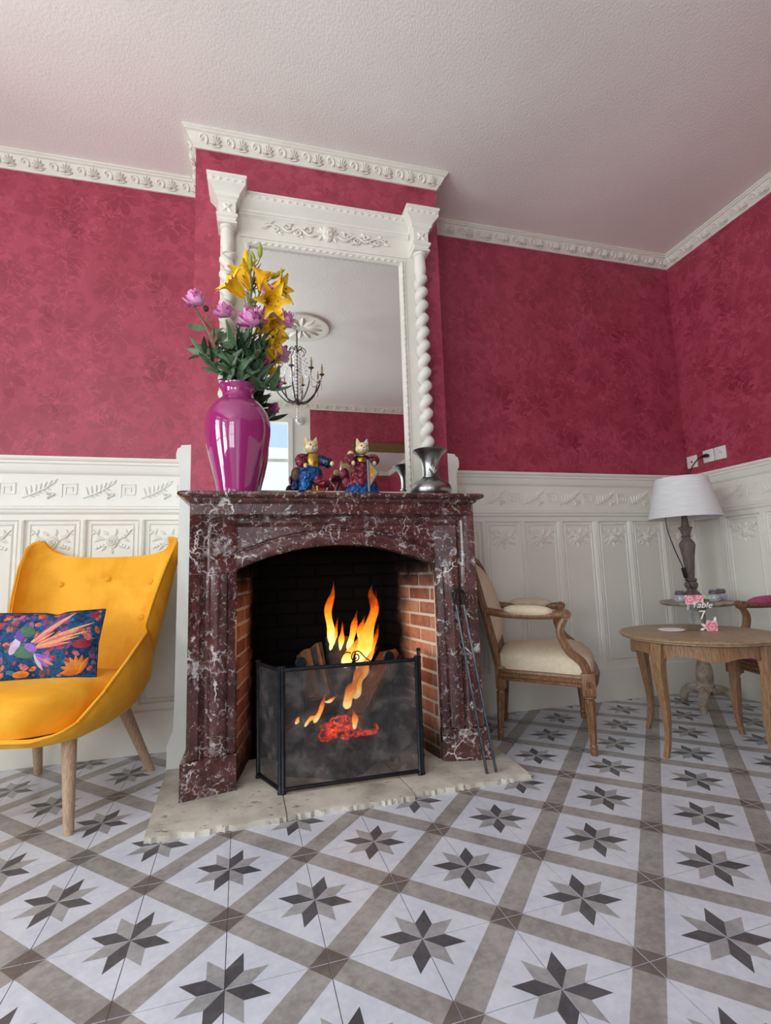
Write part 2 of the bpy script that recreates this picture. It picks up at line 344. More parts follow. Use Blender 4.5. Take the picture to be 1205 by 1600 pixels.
# ------------------------------------------------------------------ mesh helpers
class G:
    def __init__(s): s.v = []; s.f = []; s.mi = []
    def add(s, verts, faces, mi=0):
        o = len(s.v); s.v += [tuple(v) for v in verts]; s.f += [tuple(i + o for i in f) for f in faces]; s.mi += [mi] * len(faces)
        return s
    def box(s, x0, x1, y0, y1, z0, z1, mi=0, c=0.0):
        if c <= 0:
            v = [(x, y, z) for z in (z0, z1) for y in (y0, y1) for x in (x0, x1)]
            f = [(0, 2, 3, 1), (4, 5, 7, 6), (0, 1, 5, 4), (2, 6, 7, 3), (0, 4, 6, 2), (1, 3, 7, 5)]
            return s.add(v, f, mi)
        bm = bmesh.new(); bmesh.ops.create_cube(bm, size=1)
        for w in bm.verts: w.co = Vector(((x0 + x1) / 2 + w.co.x * (x1 - x0), (y0 + y1) / 2 + w.co.y * (y1 - y0), (z0 + z1) / 2 + w.co.z * (z1 - z0)))
        bmesh.ops.bevel(bm, geom=bm.edges[:], offset=c, segments=2, affect='EDGES', profile=0.5)
        bm.verts.index_update(); s.add([w.co for w in bm.verts], [[w.index for w in f.verts] for f in bm.faces], mi); bm.free(); return s
    def lathe(s, prof, n=32, cx=0, cy=0, mi=0, cap=True):
        v = []; f = []; k = len(prof)
        for i in range(n):
            a = 2 * PI * i / n
            for r, z in prof: v.append((cx + r * math.cos(a), cy + r * math.sin(a), z))
        for i in range(n):
            j = (i + 1) % n
            for q in range(k - 1): f.append((i * k + q, j * k + q, j * k + q + 1, i * k + q + 1))
        if cap:
            if prof[0][0] > 1e-5: f.append(tuple(i * k for i in range(n))[::-1])
            if prof[-1][0] > 1e-5: f.append(tuple(i * k + k - 1 for i in range(n)))
        return s.add(v, f, mi)
    def tube(s, pts, rad, n=8, mi=0, cap=True, squash=None):
        pts = [Vector(p) for p in pts]; m = len(pts)
        if not hasattr(rad, '__len__'): rad = [rad] * m
        v = []; f = []; up = None
        for i, p in enumerate(pts):
            t = (pts[min(i + 1, m - 1)] - pts[max(i - 1, 0)])
            t = t.normalized() if t.length > 1e-9 else Vector((0, 0, 1))
            if up is None:
                up = Vector((0, 0, 1)) if abs(t.z) < 0.9 else Vector((0, 1, 0))
            a = t.cross(up)
            if a.length < 1e-6: a = t.orthogonal()
            a.normalize(); b = a.cross(t).normalized(); up = b
            for k in range(n):
                g = 2 * PI * k / n; ca, sb = math.cos(g), math.sin(g)
                if squash: sb *= squash
                v.append(p + (a * ca + b * sb) * rad[i])
        for i in range(m - 1):
            for k in range(n):
                q = (k + 1) % n; f.append((i * n + k, i * n + q, (i + 1) * n + q, (i + 1) * n + k))
        if cap: f.append(tuple(range(n))[::-1]); f.append(tuple((m - 1) * n + k for k in range(n)))
        return s.add(v, f, mi)
    def ball(s, c, r, n=10, m=6, mi=0, rot=None):
        if not hasattr(r, '__len__'): r = (r, r, r)
        c = Vector(c); v = []; f = []
        for j in range(m + 1):
            th = PI * j / m
            for i in range(n):
                a = 2 * PI * i / n
                p = Vector((r[0] * math.sin(th) * math.cos(a), r[1] * math.sin(th) * math.sin(a), r[2] * math.cos(th)))
                if rot is not None: p = rot @ p
                v.append(c + p)
        for j in range(m):
            for i in range(n):
                k = (i + 1) % n; f.append((j * n + i, (j + 1) * n + i, (j + 1) * n + k, j * n + k))
        return s.add(v, f, mi)
    def grid(s, fn, nu, nv, mi=0, wrapu=False):
        v = [fn(i / nu, j / nv) for j in range(nv + 1) for i in range(nu + (0 if wrapu else 1))]
        w = nu if wrapu else nu + 1; f = []
        for j in range(nv):
            for i in range(nu):
                k = (i + 1) % w; f.append((j * w + i, j * w + k, (j + 1) * w + k, (j + 1) * w + i))
        return s.add(v, f, mi)
    def prism(s, poly, fn0, fn1, mi=0):      # poly points mapped to two end caps
        n = len(poly); v = [fn0(*p) for p in poly] + [fn1(*p) for p in poly]
        f = [(i, (i + 1) % n, n + (i + 1) % n, n + i) for i in range(n)] + [tuple(range(n))[::-1], tuple(range(n, 2 * n))]
        return s.add(v, f, mi)
    def xf(s, mat):
        s.v = [tuple(mat @ Vector(v)) for v in s.v]; return s

def mesh(name, g, mats, smooth=True, ang=40):
    me = bpy.data.meshes.new(name); me.from_pydata(g.v, [], g.f)
    for m in (mats if isinstance(mats, (list, tuple)) else [mats]): me.materials.append(M[m] if isinstance(m, str) else m)
    for p, mi in zip(me.polygons, g.mi): p.material_index = mi
    bm = bmesh.new(); bm.from_mesh(me); bmesh.ops.recalc_face_normals(bm, faces=bm.faces[:]); bm.to_mesh(me); bm.free()
    if smooth:
        me.polygons.foreach_set('use_smooth', [True] * len(me.polygons))
        try: me.set_sharp_from_angle(angle=math.radians(ang))
        except Exception: pass
    me.update(); return me
def put(name, me, parent=None, loc=(0, 0, 0), rot=(0, 0, 0), scale=(1, 1, 1)):
    o = bpy.data.objects.new(name, me); col.objects.link(o)
    o.location = loc; o.rotation_euler = rot; o.scale = scale
    if parent is not None: o.parent = parent
    return o
def part(name, g, mats, parent=None, smooth=True, ang=40, **kw): return put(name, mesh(name, g, mats, smooth, ang), parent, **kw)
def tag(o, label, cat=None, group=None, kind=None):
    o['label'] = label
    if cat: o['category'] = cat
    if group: o['group'] = group
    if kind: o['kind'] = kind
    return o
def thing(name, label, cat, loc=(0, 0, 0), rz=0.0, group=None, kind=None, scale=1.0):
    o = bpy.data.objects.new(name, None); o.empty_display_size = 0.1; col.objects.link(o); o.location = loc; o.rotation_euler = (0, 0, rz); o.scale = (scale,) * 3
    return tag(o, label, cat, group, kind)
def struct(name, g, mats, label, cat, smooth=False): return tag(part(name, g, mats, smooth=smooth), label, cat, kind='structure')
def copy_tree(o, parent=None):
    c = o.copy(); col.objects.link(c)
    if parent is not None: c.parent = parent
    for ch in o.children: copy_tree(ch, c)
    return c
def lerp(a, b, t): return a + (b - a) * t
def interp(tab, t):           # piecewise smooth interpolation [(t, val...)]
    if t <= tab[0][0]: return tab[0][1:]
    for a, b in zip(tab, tab[1:]):
        if t <= b[0]:
            u = (t - a[0]) / (b[0] - a[0]); u = u * u * (3 - 2 * u)
            return tuple(lerp(p, q, u) for p, q in zip(a[1:], b[1:]))
    return tab[-1][1:]
def catmull(pts, k=8):
    P = [Vector(p) for p in pts]; P = [P[0] * 2 - P[1]] + P + [P[-1] * 2 - P[-2]]; out = []
    for i in range(1, len(P) - 2):
        for j in range(k):
            t = j / k; a, b, c, d = P[i - 1:i + 3]
            out.append(0.5 * ((2 * b) + (c - a) * t + (2 * a - 5 * b + 4 * c - d) * t * t + (3 * b - a - 3 * c + d) * t ** 3))
    out.append(P[-2]); return out

# ================================================================== THE SETTING
BX0, BX1, BY = -0.677, 0.663, -0.366            # chimney breast
def wall_holes(along, lo, hi, holes, z1, th0, th1):
    """boxes for a wall running along an axis with rectangular openings"""
    g = G(); cuts = sorted(holes); cur = lo
    def b(a, c, za, zb):
        if c - a > 1e-4 and zb - za > 1e-4:
            g.box(a, c, th0, th1, za, zb) if along == 'x' else g.box(th0, th1, a, c, za, zb)
    for a, c, za, zb in cuts:
        b(cur, a, 0, z1); b(a, c, 0, za); b(a, c, zb, z1); cur = c
    b(cur, hi, 0, z1); return g
struct('wall_back', G().box(XL, XR, 0, 0.12, 0, ZC), 'wallpaper', 'crimson damask papered back wall on both sides of the chimney breast', 'wall')
struct('wall_right', G().box(XR, XR + 0.12, YF, 0.12, 0, ZC), 'wallpaper', 'crimson damask papered side wall with the three white sockets', 'wall')
struct('wall_left', wall_holes('y', YF, 0.12, LEFT_WIN, ZC, XL - 0.12, XL), 'wallpaper', 'crimson papered wall with two tall windows, out of view on the left', 'wall')
wf = wall_holes('x', 0.34, XR, [], ZC, YF - 0.12, YF)
struct('wall_front', wf, 'wallpaper', 'crimson papered wall seen in the overmantel mirror', 'wall')
struct('wall_front_panelled', wall_holes('x', XL, 0.34, FRONT_WIN, ZC, YF - 0.12, YF), 'paint', 'cream painted partition around the glazed door, seen in the mirror', 'wall')
struct('ceiling', G().box(XL, XR, YF, 0.12, ZC, ZC + 0.1), 'ceiling', 'pale ceiling covered with embossed textured paper', 'ceiling')
# chimney breast: two piers, and the mass above the fire opening
gb = G().box(BX0, BX1, BY, 0, 1.10, ZC).box(BX0, -0.50, BY, 0, 0, 1.10).box(0.49, BX1, BY, 0, 0, 1.10)
breast = struct('wall_chimney', gb, 'wallpaper', 'crimson papered chimney breast above the marble mantelpiece', 'wall')

# ---- floor of patterned tiles
TS = 0.225; TA = math.radians(1.6775); TO = Vector((-0.44375, -1.20003, 0))
ca, sa = math.cos(TA), math.sin(TA)
def tile_xy(i, j): return Vector((TO.x + TS * (i * ca - j * sa), TO.y + TS * (i * sa + j * ca), 0))
floor = struct('floor', G().box(XL, XR, YF, 0, -0.06, -0.0022), 'grout', 'floor of grey and white star patterned cement tiles', 'floor')
def tile_geo():
    a, r, c = 0.247, 0.205, math.sqrt(0.5); g = G(); z = 0.0
    def poly(p, mi): g.add([(x, y, z) for x, y in p], [tuple(range(len(p)))], mi)
    for k in (0, 1):
        t = (lambda x, y: (x, y)) if k == 0 else (lambda x, y: (1 - x, 1 - y))
        T = lambda pts: [t(*q) for q in pts]
        poly(T([(0, 0), (a, 0), (a * (1 + c), a * c), (a * c, a * c)]), 4)
        poly(T([(0, 0), (a * c, a * c), (a * c, a * (1 + c)), (0, a)]), 3)
        poly(T([(a, 0), (1 - r, 0), (a * (1 + c), a * c)]), 0)
        poly(T([(a * c, a * c), (a * (1 + c), a * c), (1 - r, 0), (0, 1 - r), (a * c, a * (1 + c))]), 0)
        poly(T([(0, a), (a * c, a * (1 + c)), (0, 1 - r)]), 0)
        poly(T([(1 - r, 0), (1, 0), (1, r)]) if k == 0 else [(0, 1 - r), (r, 1), (0, 1)], 2)
    poly([(1 - r, 0), (1, r), (r, 1), (0, 1 - r)], 1)
    q = [(0, 0), (1, 0), (1, 1), (0, 1)]
    for k in range(4):
        (x0, y0), (x1, y1) = q[k], q[(k + 1) % 4]
        g.add([(x0, y0, 0), (x1, y1, 0), (x1, y1, -0.02), (x0, y0, -0.02)], [(0, 3, 2, 1)], 0)
    gap = 0.0095
    g.v = [((x - 0.5) * (1 - gap) * TS, (y - 0.5) * (1 - gap) * TS, zz if zz == 0 else -0.005) for x, y, zz in g.v]
    return g
def flat_mesh(name, g, mats):
    me = bpy.data.meshes.new(name); me.from_pydata(g.v, [], g.f)
    for m in mats: me.materials.append(M[m])
    for p, mi in zip(me.polygons, g.mi): p.material_index = mi
    bm = bmesh.new(); bm.from_mesh(me)
    for f in bm.faces:
        if abs(f.normal.z) > 0.9 and f.normal.z < 0: f.normal_flip()
    bm.to_mesh(me); bm.free(); me.update(); return me
TM = ['t_white', 't_band', 't_cross', 't_dark', 't_light']
tile_me = flat_mesh('tile', tile_geo(), TM)
cmi = cam.matrix_world.inverted()
def to_px(p):
    q = cmi @ Vector(p)
    if q.z > -0.05: return None
    return (602.5 + 764.948 * q.x / -q.z, 800 - 764.948 * q.y / -q.z, -q.z)
cand = []
for i in range(-14, 17):
    for j in range(-17, 8):
        ctr = (tile_xy(i, j) + tile_xy(i + 1, j + 1)) / 2
        if not (XL - 0.05 < ctr.x < XR + 0.05 and YF - 0.05 < ctr.y < 0.05): continue
        p = to_px(ctr); vis = p is not None and -90 < p[0] < 1300 and 900 < p[1] < 1720
        cand.append((0 if vis else 1, p[2] if p else 99, i, j, ctr))
cand.sort(key=lambda t: t[:2])
rest = G()
tg = tile_geo()
for n, (nv, d, i, j, ctr) in enumerate(cand):
    rz = TA + (PI / 2 if (i + j) % 2 else 0)
    if nv == 0 and n < 300: put('tile', tile_me, floor, ctr, (0, 0, rz))
    else:
        c, s = math.cos(rz), math.sin(rz)
        o = len(rest.v); rest.v += [(ctr.x + x * c - y * s, ctr.y + x * s + y * c, z) for x, y, z in tg.v]
        rest.f += [tuple(k + o for k in f) for f in tg.f]; rest.mi += tg.mi
ro = put('tile_field', flat_mesh('tile_field', rest, TM), floor); ro['kind'] = 'stuff'

# ---- relief ornaments shared by the wainscot
def leaf_blade(g, p0, p1, w, h=0.004, n0=Vector((0, -1, 0)), mi=0, bow=0.0):
    """a small pointed leaf with a raised mid rib, lying on the plane whose normal is n0"""
    p0, p1 = Vector(p0), Vector(p1); d = p1 - p0; sd = d.cross(n0).normalized(); v = []; f = []
    K = 6
    for k in range(K + 1):
        t = k / K; ww = w * math.sin(PI * min(1, t ** 0.8)) ** 0.8 if 0 < t < 1 else 0.0006
        c = p0 + d * t + sd * bow * math.sin(PI * t)
        v += [c - sd * ww, c + n0 * (h * math.sin(PI * (0.15 + 0.7 * t))), c + sd * ww]
    for k in range(K):
        a = k * 3; f += [(a, a + 3, a + 4, a + 1), (a + 1, a + 4, a + 5, a + 2)]
    g.add(v, f, mi)
def rose_relief():
    g = G(); R = 0.036
    def fn(u, v):
        a = 2 * PI * u; rr = v; lob = 1 + 0.10 * math.cos(5 * a) * v
        h = 0.016 * (1 - rr ** 2.2) + 0.0042 * math.sin(2 * PI * (3.2 * rr + a / (2 * PI) * 2)) * (1 - 0.4 * rr) if rr < 0.99 else 0
        return (R * rr * lob * math.cos(a), -h, R * rr * lob * math.sin(a) - 0.01)
    g.grid(fn, 28, 11, wrapu=True)
    for ang, L in ((20, 0.045), (65, 0.035), (120, 0.036), (160, 0.046), (215, 0.04), (265, 0.034), (325, 0.042)):
        a = math.radians(ang); c = Vector((0.034 * math.cos(a), 0, 0.034 * math.sin(a) - 0.01))
        leaf_blade(g, c, c + Vector((L * math.cos(a + 0.3), 0, L * math.sin(a + 0.3))), 0.012, 0.007)
    for sg in (-1, 1):
        pts = catmull([(sg * 0.03, -0.002, 0.0), (sg * 0.06, -0.004, 0.012), (sg * 0.082, -0.004, 0.04), (sg * 0.098, -0.003, 0.055)], 5)
        g.tube(pts, [0.0042 - 0.002 * k / len(pts) for k in range(len(pts))], 6)
        leaf_blade(g, (sg * 0.07, 0, 0.022), (sg * 0.062, 0, 0.056), 0.009, 0.006)
        leaf_blade(g, (sg * 0.08, 0, 0.034), (sg * 0.104, 0, 0.026), 0.008, 0.006)
        leaf_blade(g, (sg * 0.05, 0, 0.006), (sg * 0.085, 0, -0.012), 0.011, 0.006)
        for k in range(3): g.ball((sg * (0.045 + 0.014 * k), -0.002, -0.03 - 0.006 * k), (0.009, 0.007, 0.009), 7, 4)
    return mesh('rose_relief', g, 'paint')
def branch_relief():
    g = G()
    st = catmull([(-0.078, -0.002, -0.042), (-0.03, -0.004, -0.022), (0.02, -0.004, 0.004), (0.072, -0.002, 0.042)], 5)
    g.tube(st, 0.0036, 6)
    for k in range(7):
        t = 0.16 + 0.12 * k; p = Vector((lerp(-0.078, 0.072, t), 0, -0.04 + 0.08 * t ** 1.1))
        leaf_blade(g, p, p + Vector((-0.012 + 0.006 * k, 0, 0.046 - 0.003 * k)), 0.0062, 0.007)
        if k < 5: leaf_blade(g, p, p + Vector((0.036, 0, -0.01)), 0.0055, 0.006)
    for k in range(11):
        a = random.uniform(0, 6.28); r = 0.018 * math.sqrt(random.random()) + 0.002
        g.ball((0.05 + r * math.cos(a), -0.003, -0.028 + r * math.sin(a)), (0.0068, 0.008, 0.0068), 7, 4)
    return mesh('branch_relief', g, 'paint')
def key_relief():
    g = G(); w = 0.0045; h = 0.0045
    def seg(x0, z0, x1, z1): g.box(min(x0, x1) - w / 2, max(x0, x1) + w / 2, -h, 0.0, min(z0, z1) - w / 2, max(z0, z1) + w / 2)
    P = [(-0.034, -0.034), (-0.034, 0.034), (0.034, 0.034), (0.034, -0.020), (-0.016, -0.020), (-0.016, 0.016), (0.014, 0.016), (0.014, -0.004)]
    for a, b in zip(P, P[1:]): seg(*a, *b)
    return mesh('key_relief', g, 'paint', smooth=False)
ROSE, BRANCH, KEY = rose_relief(), branch_relief(), key_relief()
def panel_mesh(w, z0, z1):
    g = G(); ins = 0.028
    def ring(x, y, za, zb): return [(-x, y, za), (x, y, za), (x, y, zb), (-x, y, zb)]
    rings = [ring(w / 2, -0.030, z0, z1), ring(w / 2 - 0.006, -0.024, z0 + 0.006, z1 - 0.006), ring(w / 2 - 0.016, -0.024, z0 + 0.016, z1 - 0.016),
             ring(w / 2 - 0.022, -0.031, z0 + 0.022, z1 - 0.022), ring(w / 2 - ins, -0.026, z0 + ins, z1 - ins)]
    v = [p for r in rings for p in r]; f = []
    for k in range(len(rings) - 1):
        for q in range(4): f.append((k * 4 + q, k * 4 + (q + 1) % 4, k * 4 + 4 + (q + 1) % 4, k * 4 + 4 + q))
    b = (len(rings) - 1) * 4; f.append((b, b + 1, b + 2, b + 3)); g.add(v, f); return mesh('panel', g, 'paint', smooth=False)
PITCH = 0.276
PANEL = panel_mesh(PITCH - 0.034, 0.235, 1.165)
def stile_mesh():
    g = G(); prof = [(-0.017, -0.02), (-0.017, -0.034), (-0.013, -0.040), (-0.0095, -0.036), (-0.006, -0.040), (0.006, -0.040), (0.0095, -0.036), (0.013, -0.040), (0.017, -0.034), (0.017, -0.02)]
    g.prism(prof, lambda x, y: (x, y, 0.235), lambda x, y: (x, y, 1.165))
    return mesh('stile', g, 'paint', smooth=False)
STILE = stile_mesh()
def moulding(L, prof): return G().prism(prof, lambda y, z: (0, y, z), lambda y, z: (L, y, z))
CAP = [(0, 1.40), (-0.034, 1.40), (-0.040, 1.406), (-0.044, 1.412), (-0.046, 1.420), (-0.050, 1.432), (-0.053, 1.446), (-0.060, 1.452), (-0.060, 1.462), (-0.068, 1.468), (-0.072, 1.476), (-0.070, 1.485), (-0.03, 1.487), (0, 1.487)]
MID = [(0, 1.165), (-0.036, 1.165), (-0.036, 1.192), (-0.042, 1.198), (-0.046, 1.206), (-0.042, 1.214), (-0.048, 1.222), (-0.046, 1.232), (-0.034, 1.238), (0, 1.238)]
BASE = [(0, 0), (-0.056, 0), (-0.056, 0.190), (-0.052, 0.200), (-0.044, 0.206), (-0.040, 0.216), (-0.036, 0.235), (0, 0.235)]
def wainscot(name, label, L, first, loc, rz, zs=1.0, fphase=0.0):
    root = thing(name, label, 'wainscot', loc, rz, kind='structure'); root.scale = (1, 1, zs)
    part('backing', G().box(0, L, -0.016, 0, 0.2, 1.41), 'paint', root, smooth=False)
    part('cap_rail', moulding(L, CAP), 'paint', root, ang=25)
    part('middle_rail', moulding(L, MID), 'paint', root, ang=25)
    part('skirting', moulding(L, BASE), 'paint', root, ang=25)
    part('frieze_board', G().box(0, L, -0.030, -0.02, 1.238, 1.40), 'paint', root, smooth=False)
    x = first
    while x > 0: x -= PITCH
    while x < L + 0.01:
        if 0.012 < x < L - 0.012: put('stile', STILE, root, (x, 0, 0))
        c = x + PITCH / 2
        if 0.13 < c < L - 0.125:
            put('panel', PANEL, root, (c, 0, 0)); put('rose_relief', ROSE, root, (c, -0.026, 1.065))
        if 0.10 < c - 0.03 < L - 0.08: put('branch_relief', BRANCH, root, (c - 0.045 + fphase, -0.030, 1.320))
        if 0.10 < c + 0.09 < L - 0.04: put('key_relief', KEY, root, (c + 0.088 + fphase, -0.030, 1.318))
        x += PITCH
    return root
wainscot('trim_1', 'cream panelled wainscot behind the yellow armchair', BX0 - XL, (-1.511 - XL) % PITCH, (XL, 0, 0), 0, 1.016, -0.02)
wainscot('trim_2', 'cream panelled wainscot behind the cream upholstered armchair', XR - BX1, 1.024 - BX1, (BX1, 0, 0), 0)
wainscot('trim_3', 'cream panelled wainscot below the three sockets', 4.5, 0.26, (XR, 0, 0), -PI / 2)
# wainscot returning along the cheeks of the chimney breast, its end profile shows beside the mantel
RET = [(0, 0), (0.082, 0), (0.080, 0.125), (0.064, 0.165), (0.056, 0.18), (0.053, 0.30), (0.048, 1.395), (0.056, 1.425), (0.066, 1.440), (0.067, 1.470), (0.060, 1.496), (0.048, 1.500), (0.044, 1.512), (0.0, 1.516)]
for k, (bx, sg, lab) in enumerate(((BX0, -1, 'left'), (BX1, 1, 'right'))):
    g = G().prism(RET, lambda a, z: (bx + sg * a, BY, z), lambda a, z: (bx + sg * a, -0.03, z))
    struct('trim_%d' % (4 + k), g, 'whiteboard', 'white moulded end board against the %s cheek of the chimney breast' % lab, 'trim')

# ---- cornice with scroll ornaments
CP = [(0, 3.118), (-0.008, 3.118), (-0.012, 3.126), (-0.018, 3.134), (-0.026, 3.142), (-0.040, 3.166), (-0.046, 3.176), (-0.056, 3.180), (-0.056, 3.188), (-0.064, 3.192), (-0.064, 3.2), (0, 3.2)]
def cornice_face(x, t): return Vector((x, -0.034 - 0.012 * t, 3.153 + 0.021 * t))   # on the sloped face, t in -1..1
def scroll_ornament():
    g = G(); pts = []
    for k in range(30):
        a = k / 29 * 4.2 * PI / 2 - 0.8; r = 1 - k / 33
        pts.append(cornice_face(0.026 * r * math.cos(a), 1.1 * r * math.sin(a)))
    g.tube(pts, [0.0070 - 0.0036 * k / 29 for k in range(30)], 6); g.ball(cornice_face(0, 0), (0.007, 0.008, 0.007), 7, 5)
    return mesh('scroll_ornament', g, 'cornice')
def leaf_ornament():
    g = G(); n = Vector((0, -0.87, -0.5))
    for k in range(7):
        a = math.radians(-96 + 32 * k); leaf_blade(g, cornice_face(0.004 * math.sin(a), -0.75), cornice_face(0.032 * math.sin(a), -0.55 + 1.6 * math.cos(a)), 0.0068, 0.011, n)
    g.tube([cornice_face(-0.026, -0.9), cornice_face(-0.010, -1.15), cornice_face(0.012, -1.1), cornice_face(0.028, -0.7)], 0.004, 5)
    return mesh('leaf_ornament', g, 'cornice')
SCROLL, FAN = scroll_ornament(), leaf_ornament()
def cornice(name, label, L, loc, rz, m0=0, m1=0):
    """m0/m1: +1 mitre for an outside corner, -1 inside corner, 0 square"""
    g = G().prism(CP, lambda y, z: (m0 * y, y, z), lambda y, z: (L - m1 * y, y, z))
    root = tag(part(name, g, 'cornice', ang=25, loc=loc, rot=(0, 0, rz)), label, 'cornice', kind='structure')
    n = max(1, round(L / 0.068)); st = L / n
    for k in range(n): put(('scroll_ornament', 'leaf_ornament')[k % 2], (SCROLL, FAN)[k % 2], root, (st * (k + 0.5), 0, 0))
    return root
cornice('trim_6', 'white scroll cornice above the yellow armchair', BX0 - XL, (XL, 0, 0), 0)
cornice('trim_7', 'white scroll cornice across the front of the chimney breast', BX1 - BX0, (BX0, BY, 0), 0, 1, 1)
cornice('trim_8', 'white scroll cornice between chimney breast and room corner', XR - BX1, (BX1, 0, 0), 0, 0, -1)
cornice('trim_9', 'white scroll cornice above the three sockets', 4.5, (XR, 0, 0), -PI / 2, -1, -1)
cornice('trim_10', 'short white cornice return on the left cheek of the chimney breast', -BY, (BX0, 0, 0), -PI / 2, -1, 1)
cornice('trim_11', 'short white cornice return on the right cheek of the chimney breast', -BY, (BX1, BY, 0), PI / 2, 1, -1)
cornice('trim_12', 'white scroll cornice of the far wall, seen in the mirror', XR - XL, (XR, YF, 0), PI, -1, -1)

# ---- windows: frames with panes in the openings out of view
def window(name, label, w, h, loc, rz, cols=2, rows=3):
    root = thing(name, label, 'window', loc, rz, kind='structure')
    g = G().box(0, 0.06, -0.02, 0.10, 0, h).box(w - 0.06, w, -0.02, 0.10, 0, h).box(0.06, w - 0.06, -0.02, 0.10, 0, 0.07).box(0.06, w - 0.06, -0.02, 0.10, h - 0.06, h)
    part('frame', g, 'paint', root, smooth=False)
    for c in range(1, cols): part('mullion', G().box(w * c / cols - 0.025, w * c / cols + 0.025, 0.0, 0.06, 0.07, h - 0.06), 'paint', root, smooth=False)
    for r in range(1, rows):
        z = h * (r / rows if rows != 2 else 0.8)
        part('glazing_bar', G().box(0.06, w - 0.06, 0.005, 0.055, z - 0.02, z + 0.02), 'paint', root, smooth=False)
    part('pane', G().box(0.06, w - 0.06, 0.028, 0.032, 0.07, h - 0.06), 'pane', root, smooth=False)
for k, (a, b, c, d) in enumerate(LEFT_WIN): window('window_%d' % (k + 1), ('tall window nearest the camera in the unseen left wall', 'tall window beside the yellow armchair in the unseen left wall')[k], b - a, d - c, (XL, a, c), PI / 2, 2, 3)
window('window_3', 'tall window in the far wall behind the camera', FRONT_WIN[0][1] - FRONT_WIN[0][0], 2.2, (FRONT_WIN[0][1], YF, 0.75), PI, 2, 3)
window('door_1', 'white glazed double door with transom, seen in the mirror', FRONT_WIN[1][1] - FRONT_WIN[1][0], FRONT_WIN[1][3] - 0.05, (FRONT_WIN[1][1], YF, 0.05), PI, 2, 2)

# ---- firebox bricks
def brick_wall(name, p0, p1, z0, z1, parent):
    p0, p1 = Vector((*p0, 0)), Vector((*p1, 0)); d = p1 - p0; L = d.length; ang = math.atan2(d.y, d.x)
    wall = put(name, mesh(name, G().box(0, L, -0.005, 0.05, z0, z1), 'mortar', False), parent, p0, (0, 0, ang))
    ch = 0.066; r = 0; z = z0
    while z < z1 - 0.02:
        x = -0.105 if r % 2 else 0.0
        while x < L - 0.01:
            a, b = max(x, 0), min(x + 0.21, L)
            if b - a > 0.03:
                key = round(b - a, 3)
                if key not in BRICKS: BRICKS[key] = mesh('brick', G().box(0.006, key - 0.006, -0.010, 0.03, 0.006, ch - 0.007, c=0.004), 'brick', True)
                put('brick', BRICKS[key], wall, (a, random.uniform(-0.002, 0.003), z), (random.uniform(-.01, .01), 0, random.uniform(-.008, .008)))
            x += 0.21
        z += ch; r += 1
BRICKS = {}
brick_wall('firebox_cheek', (0.345, -0.10), (0.450, -0.655), 0.0, 1.0, breast)
brick_wall('firebox_cheek', (-0.462, -0.655), (-0.365, -0.10), 0.0, 1.0, breast)
brick_wall('firebox_back', (-0.365, -0.10), (0.345, -0.10), 0.0, 1.0, breast)
part('smoke_hood', G().add([(-0.47, -0.655, 1.03), (0.46, -0.655, 1.03), (0.345, -0.06, 1.0), (-0.365, -0.06, 1.0), (-0.47, -0.655, 1.06), (0.46, -0.655, 1.06), (0.345, -0.06, 1.03), (-0.365, -0.06, 1.03)],
     [(0, 1, 2, 3), (4, 7, 6, 5), (0, 4, 5, 1), (2, 6, 7, 3), (1, 5, 6, 2), (3, 7, 4, 0)]), 'soot', breast, smooth=False)
part('firebox_floor', G().box(-0.47, 0.46, -0.66, -0.06, -0.002, 0.018), 'soot', breast, smooth=False)

# ---- hearth of three worn stones, front edge chipped
hearth = thing('hearth', 'worn pale limestone hearth under the fire screen', 'hearth', (0, 0, 0), kind='structure')
def stone(x0a, x0b, x1a, x1b, yb, yf):
    g = G(); n = max(6, int((x1b - x0b) / 0.012)); top = []; 
    for k in range(n + 1):
        t = k / n; j = random.uniform(-0.006, 0.006)
        top.append((lerp(x0b, x1b, t), yf + j, 0.017 + random.uniform(-0.003, 0.001)))
    inner = [(lerp(x0b, x1b, k / n), yf + 0.018, 0.021) for k in range(n + 1)]
    back = [(lerp(x0a, x1a, k / n), yb, 0.021) for k in range(n + 1)]
    bot = [(p[0], p[1] - 0.004 + random.uniform(-0.003, 0.002), 0.0) for p in top]
    rows = [back, inner, top, bot]; v = [p for r in rows for p in r]; m = n + 1; f = []
    for r in range(3):
        for k in range(n): f.append((r * m + k, (r + 1) * m + k, (r + 1) * m + k + 1, r * m + k + 1))
    v += [(x0a, yb, 0), (x1a, yb, 0)]; q = 4 * m
    f += [(0, q, 3 * m, 2 * m, m), (n, m + n, 2 * m + n, 3 * m + n, q + 1), (0, n, q + 1, q)]
    g.add(v, f); part('hearth_stone', g, 'hearth', hearth, ang=50)
stone(-0.755, -0.728, -0.285, -0.262, -0.37, -0.965)
stone(-0.282, -0.259, 0.165, 0.222, -0.37, -0.955)
stone(0.168, 0.225, 0.75, 0.735, -0.37, -0.930)

